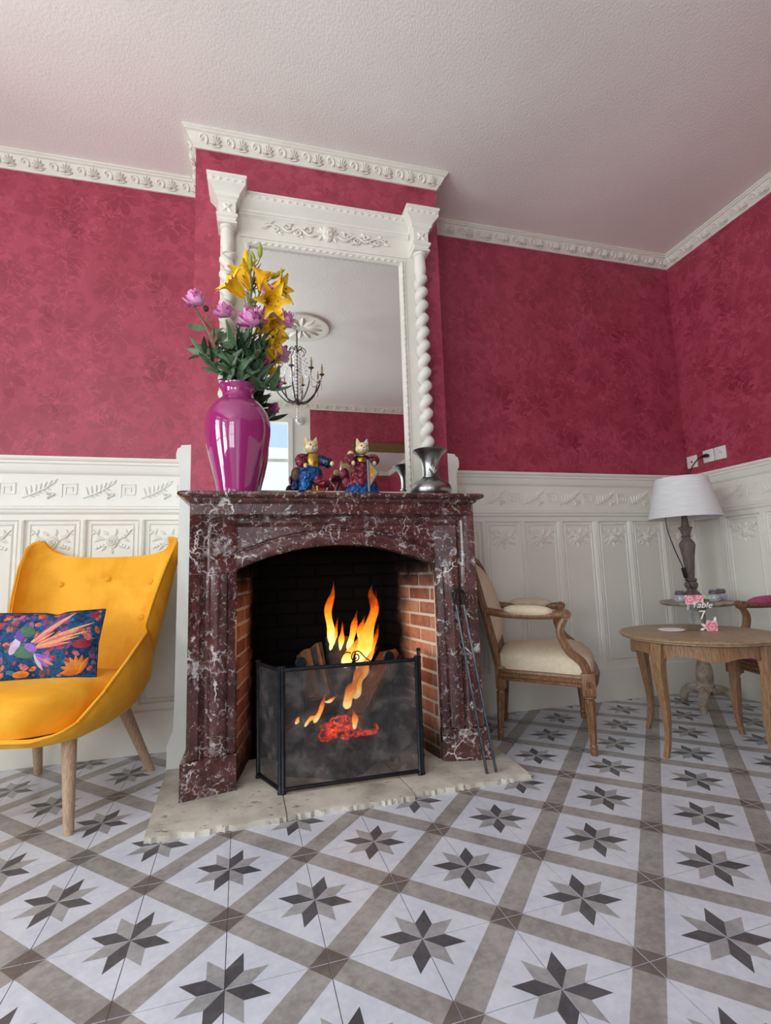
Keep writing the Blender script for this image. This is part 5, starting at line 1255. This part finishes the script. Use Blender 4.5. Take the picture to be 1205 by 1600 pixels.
# ================================================================== CARVED ARMCHAIRS
def carved_armchair(name, label, loc, rz, fab, group, sc=1.0):
    t = thing(name, label, 'armchair', loc, rz, group, scale=sc)
    FX, FY, RX, RY = 0.292, -0.205, 0.172, 0.205
    def outline(n=64, grow=0.0):
        pts = []
        base = [(-RX - 0.005, RY + 0.012), (-RX - 0.03, RY - 0.03), (-0.262, -0.04), (-FX - 0.012, FY + 0.03), (-FX + 0.015, FY - 0.025), (-0.15, FY - 0.048), (0, FY - 0.058), (0.15, FY - 0.048), (FX - 0.015, FY - 0.025), (FX + 0.012, FY + 0.03), (0.262, -0.04), (RX + 0.03, RY - 0.03), (RX + 0.005, RY + 0.012)]
        P = catmull([(x, y, 0) for x, y in base], 5); P = [Vector((p.x, p.y, 0)) for p in P] + [Vector((0.06, RY + 0.018, 0)), Vector((-0.06, RY + 0.018, 0))]
        return [p * (1 + grow) for p in P]
    # seat rail with mouldings
    prof = [(0.0, 0.302), (0.012, 0.304), (0.016, 0.312), (0.010, 0.318), (0.018, 0.324), (0.020, 0.334), (0.012, 0.340), (0.016, 0.346), (0.014, 0.356), (-0.02, 0.360)]
    O = outline(); n = len(O); v = []; f = []
    for o, z in prof: v += [(p.x * (1 + o / max(0.15, p.length)), p.y * (1 + o / max(0.15, p.length)), z) for p in O]
    for k in range(len(prof) - 1):
        for i in range(n): q = (i + 1) % n; f.append((k * n + i, k * n + q, (k + 1) * n + q, (k + 1) * n + i))
    f += [tuple(range(n))[::-1], tuple((len(prof) - 1) * n + i for i in range(n))]
    part('seat_rail', G().add(v, f), 'walnut', t, ang=30)
    # upholstered seat dome
    v = []; f = []; rings = [(1.0, 0.352), (1.01, 0.375), (1.0, 0.405), (0.97, 0.425), (0.90, 0.440), (0.76, 0.452), (0.55, 0.461), (0.3, 0.466), (0.02, 0.468)]
    for r, z in rings: v += [(p.x * r * 0.985, p.y * r * 0.985, z) for p in O]
    for k in range(len(rings) - 1):
        for i in range(n): q = (i + 1) % n; f.append((k * n + i, k * n + q, (k + 1) * n + q, (k + 1) * n + i))
    f.append(tuple((len(rings) - 1) * n + i for i in range(n)))
    part('seat', G().add(v, f), fab, t, ang=180)
    # fluted legs
    def leg(x, y, h, r0, r1, splay):
        lv = [(0.9, 0), (0.95, 0.006), (1.0, 0.02), (0.8, 0.028), (1.05, 0.034), (1.0, 0.042), (0.78, 0.05)]
        g = G(); prof = [(r1 * a, z) for a, z in lv]; K = 32
        def ring(r, z, fl):
            out = []
            for k in range(K):
                a = 2 * PI * k / K; rr = r * (1 - fl * 0.16 * (0.5 + 0.5 * math.cos(8 * a)) ** 1.0)
                out.append((x + splay[0] * (1 - z / h) + rr * math.cos(a), y + splay[1] * (1 - z / h) + rr * math.sin(a), z))
            return out
        seq = [(r, z, 0) for r, z in prof] + [(r1 * 0.95, 0.056, 0), (r1, 0.06, 1), (lerp(r1, r0, 0.5), h * 0.45, 1), (r0, h - 0.088, 1), (r0 * 1.02, h - 0.082, 0), (r0 * 0.78, h - 0.074, 0), (r0 * 0.78, h - 0.068, 0), (r0 * 1.15, h - 0.062, 0), (r0 * 1.15, h - 0.056, 0), (r0 * 0.9, h - 0.05, 0)]
        v = []; f = []
        for s in seq: v += ring(*s)
        for j in range(len(seq) - 1):
            for k in range(K): q = (k + 1) % K; f.append((j * K + k, j * K + q, (j + 1) * K + q, (j + 1) * K + k))
        f.append(tuple(range(K))[::-1]); g.add(v, f); b = r0 * 1.18
        g.box(x - b, x + b, y - b, y + b, h - 0.052, h + 0.052, c=0.003)
        L = part('leg', g, 'walnut', t, ang=35)
        ro = G()
        for sx, sy in ((0, -1), (1 if x > 0 else -1, 0)):
            c = Vector((x + sx * (b + 0.001), y + sy * (b + 0.001), h)); nrm = Vector((sx, sy, 0)); sd = Vector((sy, -sx, 0)) if sy else Vector((0, 1, 0))
            for q in range(6):
                a = q * PI / 3; leaf_blade(ro, c, c + (sd * math.cos(a) + Vector((0, 0, 1)) * math.sin(a)) * 0.017, 0.006, 0.005, nrm)
        put('rosette', mesh('rosette', ro, 'walnut'), L)
    for sg in (-1, 1):
        leg(sg * FX, FY, 0.318, 0.026, 0.017, (sg * 0.003, -0.004)); leg(sg * RX, RY, 0.318, 0.023, 0.016, (sg * 0.004, 0.02))
    # back: moulded frame around a padded panel, raked
    def by(z): return RY + 0.0 + 0.135 * (max(0, z - 0.34) / 0.6) ** 1.1
    def bpt(a, k=1.0):
        e = 0.80; ca_, sa_ = math.cos(a), math.sin(a)
        x = 0.232 * k * math.copysign(abs(ca_) ** e, ca_) * (1 + 0.05 * sa_); z = 0.675 + 0.245 * k * math.copysign(abs(sa_) ** e, sa_)
        return Vector((x, by(z) - 0.0 + 0.30 * (-(x * x)) + 0.012, z))
    N = 56; P = [bpt(2 * PI * k / N) for k in range(N)]
    v = []; f = []; sec = [(1.09, 0.012), (1.09, -0.012), (1.055, -0.022), (1.03, -0.014), (1.0, -0.022), (0.955, -0.016), (0.94, -0.004), (0.94, 0.012), (1.0, 0.018)]
    for k in range(N):
        for kk, o in sec: p = bpt(2 * PI * k / N, kk); v.append((p.x, p.y + o, p.z))
    m = len(sec)
    for k in range(N):
        for q in range(m): f.append((k * m + q, k * m + (q + 1) % m, ((k + 1) % N) * m + (q + 1) % m, ((k + 1) % N) * m + q))
    part('back_frame', G().add(v, f), 'walnut', t, ang=35)
    g = G()
    for side, dp in ((-1, 0.070), (1, 0.016)):
        def fn(u, vv):
            p = bpt(2 * PI * u, 0.95 * vv); return (p.x, p.y + side * (0.006 + dp * max(0, 1 - vv ** 3)), p.z)
        g.grid(fn, 40, 9, wrapu=True)
    part('backrest', g, fab, t, ang=180)
    for sg in (-1, 1):
        pts = catmull([(sg * RX, RY, 0.33), (sg * (RX + 0.012), by(0.42) + 0.004, 0.42), (sg * 0.222, by(0.52) + 0.0, 0.52), (sg * 0.247, by(0.66) - 0.004, 0.66)], 5)
        part('back_post', G().tube(pts, [0.021] * 6 + [0.019] * 5 + [0.014] * (len(pts) - 11), 8), 'walnut', t)
        # arm, scroll, pad and curved support
        A0 = Vector((sg * 0.240, by(0.655) - 0.008, 0.655)); A1 = Vector((sg * 0.285, -0.135, 0.640))
        arm = catmull([A0, A0.lerp(A1, 0.3) + Vector((sg * 0.010, 0, -0.012)), A0.lerp(A1, 0.7) + Vector((sg * 0.012, 0, -0.010)), A1], 7)
        ao = part('arm', G().tube(arm, [0.020 - 0.0 * k for k in range(len(arm))], 10, squash=1.0), 'walnut', t)
        scg = G()
        for q in (-1, 1):
            sp = [(A1.x + q * 0.019, A1.y + 0.008 - 0.021 * (1 - k / 26) * math.cos(k * 0.42), A1.z - 0.002 + 0.021 * (1 - k / 26) * math.sin(k * 0.42)) for k in range(20)]
            scg.tube(sp, [0.006 - 0.0025 * k / 19 for k in range(20)], 6)
        cyl = G().lathe([(0.022, -0.019), (0.024, -0.012), (0.020, 0), (0.024, 0.012), (0.022, 0.019)], 18); cyl.xf(Matrix.Translation((A1.x, A1.y + 0.008, A1.z - 0.002)) @ Matrix.Rotation(PI / 2, 4, 'Y')); scg.add(cyl.v, cyl.f)
        put('scroll', mesh('scroll', scg, 'walnut'), ao)
        pad = [A0.lerp(A1, k / 12) + Vector((sg * 0.011, 0, 0.010)) for k in range(3, 11)]
        part('arm_pad', G().tube(pad, [0.012, 0.024, 0.028, 0.029, 0.029, 0.028, 0.024, 0.012], 12), fab, t, ang=180)
        sup = catmull([A1 + Vector((0, 0.012, -0.012)), (sg * 0.287, -0.095, 0.560), (sg * 0.292, -0.125, 0.475), (sg * 0.296, -0.185, 0.415), (sg * 0.293, FY - 0.002, 0.345)], 6)
        ns = len(sup)
        sv = G().tube(sup, [0.017 + 0.006 * k / ns for k in range(ns)], 8)
        for q in (-1, 1): sv.tube([p + Vector((q * 0.010, -0.014, 0.006)) for p in sup], 0.004, 5)
        part('arm_support', sv, 'walnut', t, ang=40)
    return t
carved_armchair('carved_armchair', 'carved wooden armchair with cream upholstery beside the mantelpiece', (1.125, -0.435, 0), math.radians(58), 'cream_fabric', 'carved armchairs')
carved_armchair('carved_armchair', 'carved wooden armchair with rose upholstery at the right edge', (2.352, -0.955, 0), math.radians(-97), 'rose_fabric', 'carved armchairs', 0.98)

# ================================================================== ROUND TABLE
TX, TY = 1.72, -0.863
tb = thing('round_table', 'round oak table with cabriole legs and scalloped apron', 'table', (TX, TY, 0))
part('tabletop', G().lathe([(0.0, 0.508), (0.30, 0.508), (0.322, 0.506), (0.331, 0.510), (0.332, 0.516), (0.339, 0.520), (0.340, 0.526), (0.334, 0.531), (0.326, 0.5325), (0.0, 0.5325)], 72, cap=False), 'table_top', tb, ang=30)
legang = [math.atan2(-0.926 - TY, 1.427 - TX) + k * PI / 2 for k in range(4)]
def apron(a0, a1):
    n = 28; g = G(); v = []; f = []
    for k in range(n + 1):
        u = k / n; a = lerp(a0, a1, u); s = abs(2 * u - 1)
        zb = 0.446 - 0.018 * math.cos(PI * min(1, s / 0.55)) * (s < 0.55) - (0.018 * math.cos(PI * (s - 0.55) / 0.45) - 0.036 * (s - 0.55) / 0.45) * (s >= 0.55) * -1
        zb = 0.452 - 0.020 * (0.5 + 0.5 * math.cos(PI * min(1, s / 0.5))) - 0.016 * max(0, (s - 0.7) / 0.3) ** 1.5
        for r in (0.292, 0.272): v += [(r * math.cos(a), r * math.sin(a), zb), (r * math.cos(a), r * math.sin(a), 0.508)]
    for k in range(n):
        b = k * 4; f += [(b, b + 4, b + 5, b + 1), (b + 2, b + 3, b + 7, b + 6), (b, b + 2, b + 6, b + 4)]
    return g.add(v, f)
for k in range(4):
    part('apron', apron(legang[k] + 0.07, legang[k] + PI / 2 - 0.07), 'table_leg', tb, ang=40)
    a = legang[k]; d = Vector((math.cos(a), math.sin(a), 0)); sd = Vector((-d.y, d.x, 0)); v = []; f = []
    path = catmull([(0.284, 0, 0.508), (0.292, 0, 0.45), (0.298, 0, 0.385), (0.288, 0, 0.29), (0.276, 0, 0.18), (0.280, 0, 0.08), (0.300, 0, 0.012), (0.304, 0, 0.0)], 5); hw = [lerp(0.026, 0.011, min(1, (0.508 - p.z) / 0.42)) for p in path]
    for p, h in zip(path, hw):
        c = d * p.x + Vector((0, 0, p.z))
        for sx, sy in ((-1, -1), (1, -1), (1, 1), (-1, 1)): v.append(c + d * (sx * h) + sd * (sy * h))
    for j in range(len(path) - 1):
        for q in range(4): f.append((j * 4 + q, j * 4 + (q + 1) % 4, j * 4 + 4 + (q + 1) % 4, j * 4 + 4 + q))
    f += [(3, 2, 1, 0), tuple(len(path) * 4 - 4 + q for q in range(4))]
    lo = part('leg', G().add(v, f), 'table_leg', tb, ang=50)
    bm_ = lo.modifiers.new('edge', 'BEVEL'); bm_.width = 0.005; bm_.segments = 2
coa = thing('coaster', 'white round coaster on the round table', 'coaster', (1.655, -0.785, 0.5328))
part('disc', G().lathe([(0.0, 0.0), (0.052, 0.0), (0.058, 0.002), (0.060, 0.005), (0.058, 0.0075), (0.0, 0.008)], 40, cap=False), 'print_white', coa)
part('rim', G().lathe([(0.058, 0.003), (0.062, 0.005), (0.058, 0.0065)], 40, cap=False), 'candle', coa)
# ---- acrylic table number
sign = thing('table_number_sign', 'clear acrylic table number seven with pink flower print', 'sign', (1.760, -0.870, 0.5327), math.radians(-36))
SWD, SHT = 0.128, 0.176
part('panel', G().box(-SWD / 2, SWD / 2, -0.0015, 0.0015, 0, SHT), 'acrylic', sign, smooth=False)
part('foot', G().box(-SWD / 2, SWD / 2, -0.0015, 0.035, 0, 0.003), 'acrylic', sign, smooth=False)
def text_mesh(txt, size, shear=0.0):
    c = bpy.data.curves.new('txt', 'FONT'); c.body = txt; c.size = size; c.shear = shear; c.align_x = 'CENTER'; c.extrude = 0.0003
    o = bpy.data.objects.new('txt', c); col.objects.link(o); bpy.context.view_layer.update()
    me = bpy.data.meshes.new_from_object(o.evaluated_get(bpy.context.evaluated_depsgraph_get())); bpy.data.objects.remove(o); bpy.data.curves.remove(c); me.materials.clear(); me.materials.append(M['print_white']); return me
put('lettering', text_mesh('Table', 0.040, 0.35), sign, (0.004, -0.0022, 0.114), (PI / 2, 0, 0))
put('numeral', text_mesh('7', 0.062), sign, (0.004, -0.0022, 0.058), (PI / 2, 0, 0))
def print_flower(x, z, r, nm='printed_flower', clipx=None):
    lim = lambda p: (max(-SWD / 2, min(SWD / 2, p[0])), p[1], max(0.001, min(SHT, p[2])))
    for k, (rr, m) in enumerate(((1.0, 'print_palepink'), (0.72, 'print_pink'), (0.42, 'print_palepink'), (0.2, 'print_pink'))):
        n = 40; y = -0.0018 - 0.00015 * k
        v = [lim((x, y, z))] + [lim((x + r * rr * (1 + 0.16 * math.cos(6 * a + k)) * math.cos(a), y, z + r * rr * (1 + 0.16 * math.cos(6 * a + k)) * math.sin(a))) for a in [2 * PI * q / n for q in range(n)]]
        part(nm, G().add(v, [(0, 1 + q, 1 + (q + 1) % n) for q in range(n)]), m, sign, smooth=False)
print_flower(-0.042, 0.158, 0.030); print_flower(-0.004, 0.168, 0.028); print_flower(0.040, 0.022, 0.032)
for (x0, z0, x1, z1) in ((0.010, 0.160, 0.052, 0.172), (0.020, 0.166, 0.058, 0.160), (-0.052, 0.128, -0.056, 0.100), (0.052, 0.046, 0.058, 0.072), (0.008, 0.012, -0.012, 0.006), (0.012, 0.026, -0.006, 0.036)):
    lg = G(); leaf_blade(lg, (x0, -0.0017, z0), (x1, -0.0017, z1), 0.006, 0.0004); part('printed_leaf', lg, 'print_green' if z0 > 0.09 else 'print_white', sign)

# ================================================================== PEDESTAL TABLE AND LAMP
PX, PY = 2.270, -0.370
pd = thing('pedestal_table', 'small cream pedestal side table in the room corner', 'side table', (PX, PY, 0))
part('tabletop', G().lathe([(0.0, 0.606), (0.175, 0.606), (0.190, 0.610), (0.196, 0.616), (0.202, 0.620), (0.204, 0.627), (0.200, 0.632), (0.0, 0.633)], 56, cap=False), 'ped_paint', pd, ang=30)
part('column', G().lathe([(0.03, 0.10), (0.058, 0.104), (0.058, 0.116), (0.048, 0.122), (0.050, 0.134), (0.042, 0.142), (0.046, 0.165), (0.048, 0.20), (0.040, 0.245), (0.027, 0.285), (0.022, 0.305), (0.034, 0.318), (0.036, 0.335), (0.024, 0.348), (0.020, 0.36), (0.022, 0.42), (0.034, 0.50), (0.040, 0.54), (0.030, 0.57), (0.055, 0.59), (0.08, 0.606)], 32), 'ped_paint', pd, ang=40)
for k in range(3):
    a = math.radians(215 + 120 * k); d = Vector((math.cos(a), math.sin(a), 0)); g = G()
    path = catmull([d * 0.02 + Vector((0, 0, 0.10)), d * 0.08 + Vector((0, 0, 0.098)), d * 0.135 + Vector((0, 0, 0.075)), d * 0.155 + Vector((0, 0, 0.03)), d * 0.160 + Vector((0, 0, 0.0))], 6)
    g.tube(path, [lerp(0.034, 0.017, q / (len(path) - 1)) for q in range(len(path))], 10)
    for q in range(8): b = path[3 + 2 * q]; g.ball(b + Vector((0.012 * math.sin(q * 2.1), 0.012 * math.cos(q * 1.7), 0.016)), 0.014, 7, 5)
    g.ball(path[-7] + Vector((0, 0, 0.02)), 0.022, 10, 6)
    part('scroll_foot', g, 'ped_paint', pd, ang=60)
LX, LY, LZ = 2.235, -0.375, 0.6335
lamp = thing('table_lamp', 'dark turned wood table lamp with tapered white shade', 'lamp', (LX, LY, LZ))
part('base', G().lathe([(0.0, 0.0), (0.062, 0.0), (0.064, 0.006), (0.060, 0.022), (0.050, 0.040), (0.036, 0.056), (0.026, 0.066), (0.026, 0.076), (0.034, 0.084), (0.038, 0.098), (0.034, 0.112), (0.026, 0.120), (0.034, 0.126), (0.034, 0.134), (0.024, 0.140)], 28), 'lamp_wood', lamp, ang=40)
part('stem', G().lathe([(0.022, 0.138), (0.024, 0.16), (0.028, 0.21), (0.034, 0.27), (0.042, 0.325), (0.046, 0.345), (0.040, 0.362), (0.026, 0.380), (0.022, 0.392), (0.029, 0.398), (0.022, 0.404), (0.026, 0.420), (0.034, 0.444), (0.040, 0.448), (0.040, 0.454), (0.024, 0.460), (0.018, 0.49), (0.016, 0.56)], 28), 'lamp_wood', lamp, ang=40)
S0, S1 = 0.512, 0.765
part('shade', G().lathe([(0.205, S0), (0.206, S0 + 0.004), (0.148, S1 - 0.004), (0.147, S1), (0.145, S1 - 0.002), (0.203, S0 + 0.002), (0.205, S0)], 72, cap=False), 'shade', lamp, ang=60)
ring = G().lathe([(0.020, 0.556), (0.024, 0.560), (0.020, 0.564)], 16, cap=False)
for k in range(3):
    a = 2 * PI * k / 3; ring.tube([(0.02 * math.cos(a), 0.02 * math.sin(a), 0.56), (0.193 * math.cos(a), 0.193 * math.sin(a), 0.56)], 0.0022, 6)
part('shade_carrier', ring, 'iron', lamp)
part('bulb_holder', G().lathe([(0.016, 0.555), (0.018, 0.57), (0.018, 0.60), (0.0, 0.602)], 16), 'black', lamp)
bulb = part('bulb', G().lathe([(0.012, 0.60), (0.016, 0.615), (0.030, 0.65), (0.030, 0.675), (0.018, 0.70), (0.0, 0.705)], 20), 'socket', lamp)
cord = catmull([(-0.185, -0.04, S0 + 0.01), (-0.178, -0.04, 0.44), (-0.150, -0.05, 0.32), (-0.108, -0.06, 0.20), (-0.090, -0.06, 0.135), (-0.058, -0.06, 0.07), (-0.070, -0.05, 0.02), (-0.05, -0.04, 0.012)], 7)
part('cord', G().tube(cord, 0.0032, 6), 'black', lamp)
sw = G().box(-0.012, 0.012, -0.008, 0.008, -0.032, 0.032, c=0.003); sw.xf(Matrix.Translation((-0.101, -0.06, 0.175)) @ Matrix.Rotation(math.radians(-14), 4, 'Y')); part('cord_switch', sw, 'black', lamp)
for dx, dy, lab in ((-0.135, -0.02, 'small grey glass jar left of the lamp foot'), (0.060, -0.075, 'small grey glass jar just right of the lamp foot'), (0.165, -0.03, 'small grey glass jar near the right edge of the side table')):
    j = thing('small_jar', lab, 'jar', (LX + dx, LY + dy - 0.02, 0.6335), group='small jars on the pedestal table')
    bg_ = G().lathe([(0.0, 0.0), (0.022, 0.0), (0.027, 0.006), (0.029, 0.02), (0.027, 0.036), (0.020, 0.044)], 20, cap=False)
    part('body', bg_, 'cat_white', j)
    kb = G()
    for k in range(9):
        a = 2 * PI * k / 9; kb.ball((0.026 * math.cos(a), 0.026 * math.sin(a), 0.014 + 0.016 * (k % 2)), 0.0085, 7, 5)
    part('knobbly_relief', kb, 'cat_white', j)
    part('lid', G().lathe([(0.023, 0.044), (0.027, 0.048), (0.027, 0.056), (0.024, 0.060), (0.0, 0.062)], 20, cap=False), 'lamp_wood', j)
    lb = G()
    for k in range(7): a = 2 * PI * k / 7; lb.ball((0.018 * math.cos(a), 0.018 * math.sin(a), 0.063), 0.007, 6, 4)
    part('lid_beads', lb, 'grey_trim', j)
# ---- wall sockets on the right wall
def socket(y, z, label, plugged=False, kind=0):
    t = thing('wall_socket', label, 'socket', (XR, y, z), -PI / 2, 'white wall sockets')
    part('plate', G().box(-0.042, 0.042, -0.011, 0, -0.044, 0.044, c=0.003), 'socket', t)
    if kind == 0:
        part('socket_well', G().lathe([(0.0, 0.0105), (0.019, 0.0105), (0.021, 0.012), (0.022, 0.0135), (0.023, 0.012)], 28, cap=False).xf(Matrix.Rotation(PI / 2, 4, 'X')), 'socket', t)
        for x, z2, r in ((-0.0095, 0.0, 0.0028), (0.0095, 0, 0.0028), (0, 0.011, 0.0024)): part('contact', G().lathe([(r, 0.0), (r, 0.0128), (0.0, 0.013)], 10, cap=False).xf(Matrix.Translation((x, 0, z2)) @ Matrix.Rotation(PI / 2, 4, 'X')), 'socket_dark', t)
    else:
        part('aerial_jack', G().lathe([(0.006, 0.0), (0.006, 0.016), (0.0, 0.0165)], 14, cap=False).xf(Matrix.Rotation(PI / 2, 4, 'X')), 'socket_dark', t)
    return t
socket(-0.055, 1.592, 'white aerial socket nearest the room corner', kind=1)
socket(-0.190, 1.605, 'middle white socket with the black plug in it')
socket(-0.280, 1.605, 'rightmost white wall socket, empty')
plug = thing('power_cord', 'black plug and thin cord running behind the lampshade', 'power cord', (XR - 0.014, -0.19, 1.605))
part('plug', G().box(-0.030, 0.0, -0.013, 0.012, -0.011, 0.011, c=0.004).box(-0.026, -0.004, 0.010, 0.032, -0.006, 0.006, c=0.003), 'black', plug)
part('cord', G().tube(catmull([(-0.014, 0.03, 0.0), (-0.010, 0.07, -0.005), (-0.006, 0.12, -0.04), (-0.012, 0.165, -0.095), (-0.10, 0.178, -0.135), (-0.25, 0.17, -0.150), (-0.36, 0.10, -0.16), (-0.40, 0.0, -0.22), (-0.44, -0.10, -0.33)], 7), 0.003, 6), 'black', plug)

# ================================================================== SEEN ONLY IN THE MIRROR
rs = thing('ceiling_rose', 'round plaster ceiling rose above the chandelier', 'ceiling rose', (0.04, -2.37, ZC), kind='structure')
part('disc', G().lathe([(0.0, -0.012), (0.20, -0.014), (0.24, -0.022), (0.262, -0.020), (0.27, -0.010), (0.272, 0.0)], 56, cap=False), 'cornice', rs)
g = G()
for k in range(12):
    a = 2 * PI * k / 12; leaf_blade(g, (0.05 * math.cos(a), 0.05 * math.sin(a), -0.013), (0.20 * math.cos(a), 0.20 * math.sin(a), -0.014), 0.035, 0.016, Vector((0, 0, -1)))
part('acanthus_relief', g, 'cornice', rs)
HXC, HYC, HZC = 0.0, -2.40, 2.46
ch = thing('chandelier', 'wrought iron chandelier hung with crystal drops, seen in the mirror', 'chandelier', (HXC, HYC, HZC))
part('stem', G().lathe([(0.0, -0.02), (0.03, -0.005), (0.045, 0.01), (0.02, 0.03), (0.008, 0.05), (0.007, 0.30), (0.014, 0.32), (0.007, 0.34), (0.006, ZC - HZC - 0.02)], 14), 'dark_iron_paint', ch)
cb = G()
for k in range(8):
    a = 2 * PI * k / 8 + 0.3; d = Vector((math.cos(a), math.sin(a), 0)); U = Vector((0, 0, 1))
    part('arm', G().tube(catmull([d * 0.02, d * 0.10 + U * 0.02, d * 0.19 + U * 0.12, d * 0.235 + U * 0.26], 6), 0.007, 6), 'dark_iron_paint', ch)
    part('drip_pan', G().lathe([(0.0, 0.0), (0.02, 0.002), (0.026, 0.008)], 12, d.x * 0.235, d.y * 0.235, cap=False).xf(Matrix.Translation((0, 0, 0.26))), 'dark_iron_paint', ch)
    part('candle', G().lathe([(0.010, 0.262), (0.010, 0.34), (0.004, 0.345), (0.006, 0.36), (0.0, 0.375)], 10, d.x * 0.235, d.y * 0.235), 'candle', ch)
    part('top_hook', G().tube(catmull([U * 0.50, d * 0.05 + U * 0.54, d * 0.085 + U * 0.50, d * 0.06 + U * 0.47], 4), 0.004, 5), 'dark_iron_paint', ch)
    cr = G()
    for q in range(15):
        t = q / 14; p = (d * 0.07 + U * 0.48).lerp(d * 0.225 + U * 0.24, t) + U * (-0.14 * math.sin(PI * t)); cr.ball(p, 0.011, 6, 4)
    for q in range(6): cr.ball(d * 0.225 + U * (0.235 - 0.022 * q), 0.0105, 6, 4)
    for q in range(12): cr.ball(d * 0.035 + U * (0.46 - 0.034 * q), 0.012, 6, 4)
    part('crystal_string', cr, 'crystal', ch)
part('crystal_pendant', G().tube([(0, 0, -0.02), (0, 0, -0.15)], 0.0015, 5).ball((0, 0, -0.05), 0.010, 7, 5).ball((0, 0, -0.075), 0.010, 7, 5).ball((0, 0, -0.10), 0.010, 7, 5).ball((0, 0, -0.13), 0.012, 7, 5).ball((0, 0, -0.165), 0.020, 10, 7), 'crystal', ch)
sd_ = thing('smoke_detector', 'round white smoke detector beside the glazed door, seen in the mirror', 'smoke detector', (0.205, YF, 2.945))
part('body', G().lathe([(0.0, 0.034), (0.02, 0.034), (0.04, 0.030), (0.055, 0.02), (0.058, 0.0)], 28).xf(Matrix.Rotation(-PI / 2, 4, 'X')), 'socket', sd_)
part('vent_ring', G().lathe([(0.018, 0.033), (0.022, 0.037), (0.026, 0.033)], 24, cap=False).xf(Matrix.Rotation(-PI / 2, 4, 'X')), 'grey_trim', sd_)
wm = thing('wall_mirror', 'large wood framed wall mirror on the far wall, seen in reflection', 'mirror', (1.55, YF, 1.45))
fr = G(); 
for a, b, c, d in ((-0.62, 0.62, 1.10, 1.22), (-0.62, 0.62, 0.0, 0.12), (-0.62, -0.50, 0.12, 1.10), (0.50, 0.62, 0.12, 1.10)): fr.box(a, b, 0.0, 0.05, c, d, c=0.01) if False else fr.box(a, b, 0.0, 0.05, c, d)
part('frame', fr, 'gold_frame', wm, smooth=False)
part('glass', G().box(-0.51, 0.51, 0.006, 0.014, 0.11, 1.11), 'mirror', wm, smooth=False)
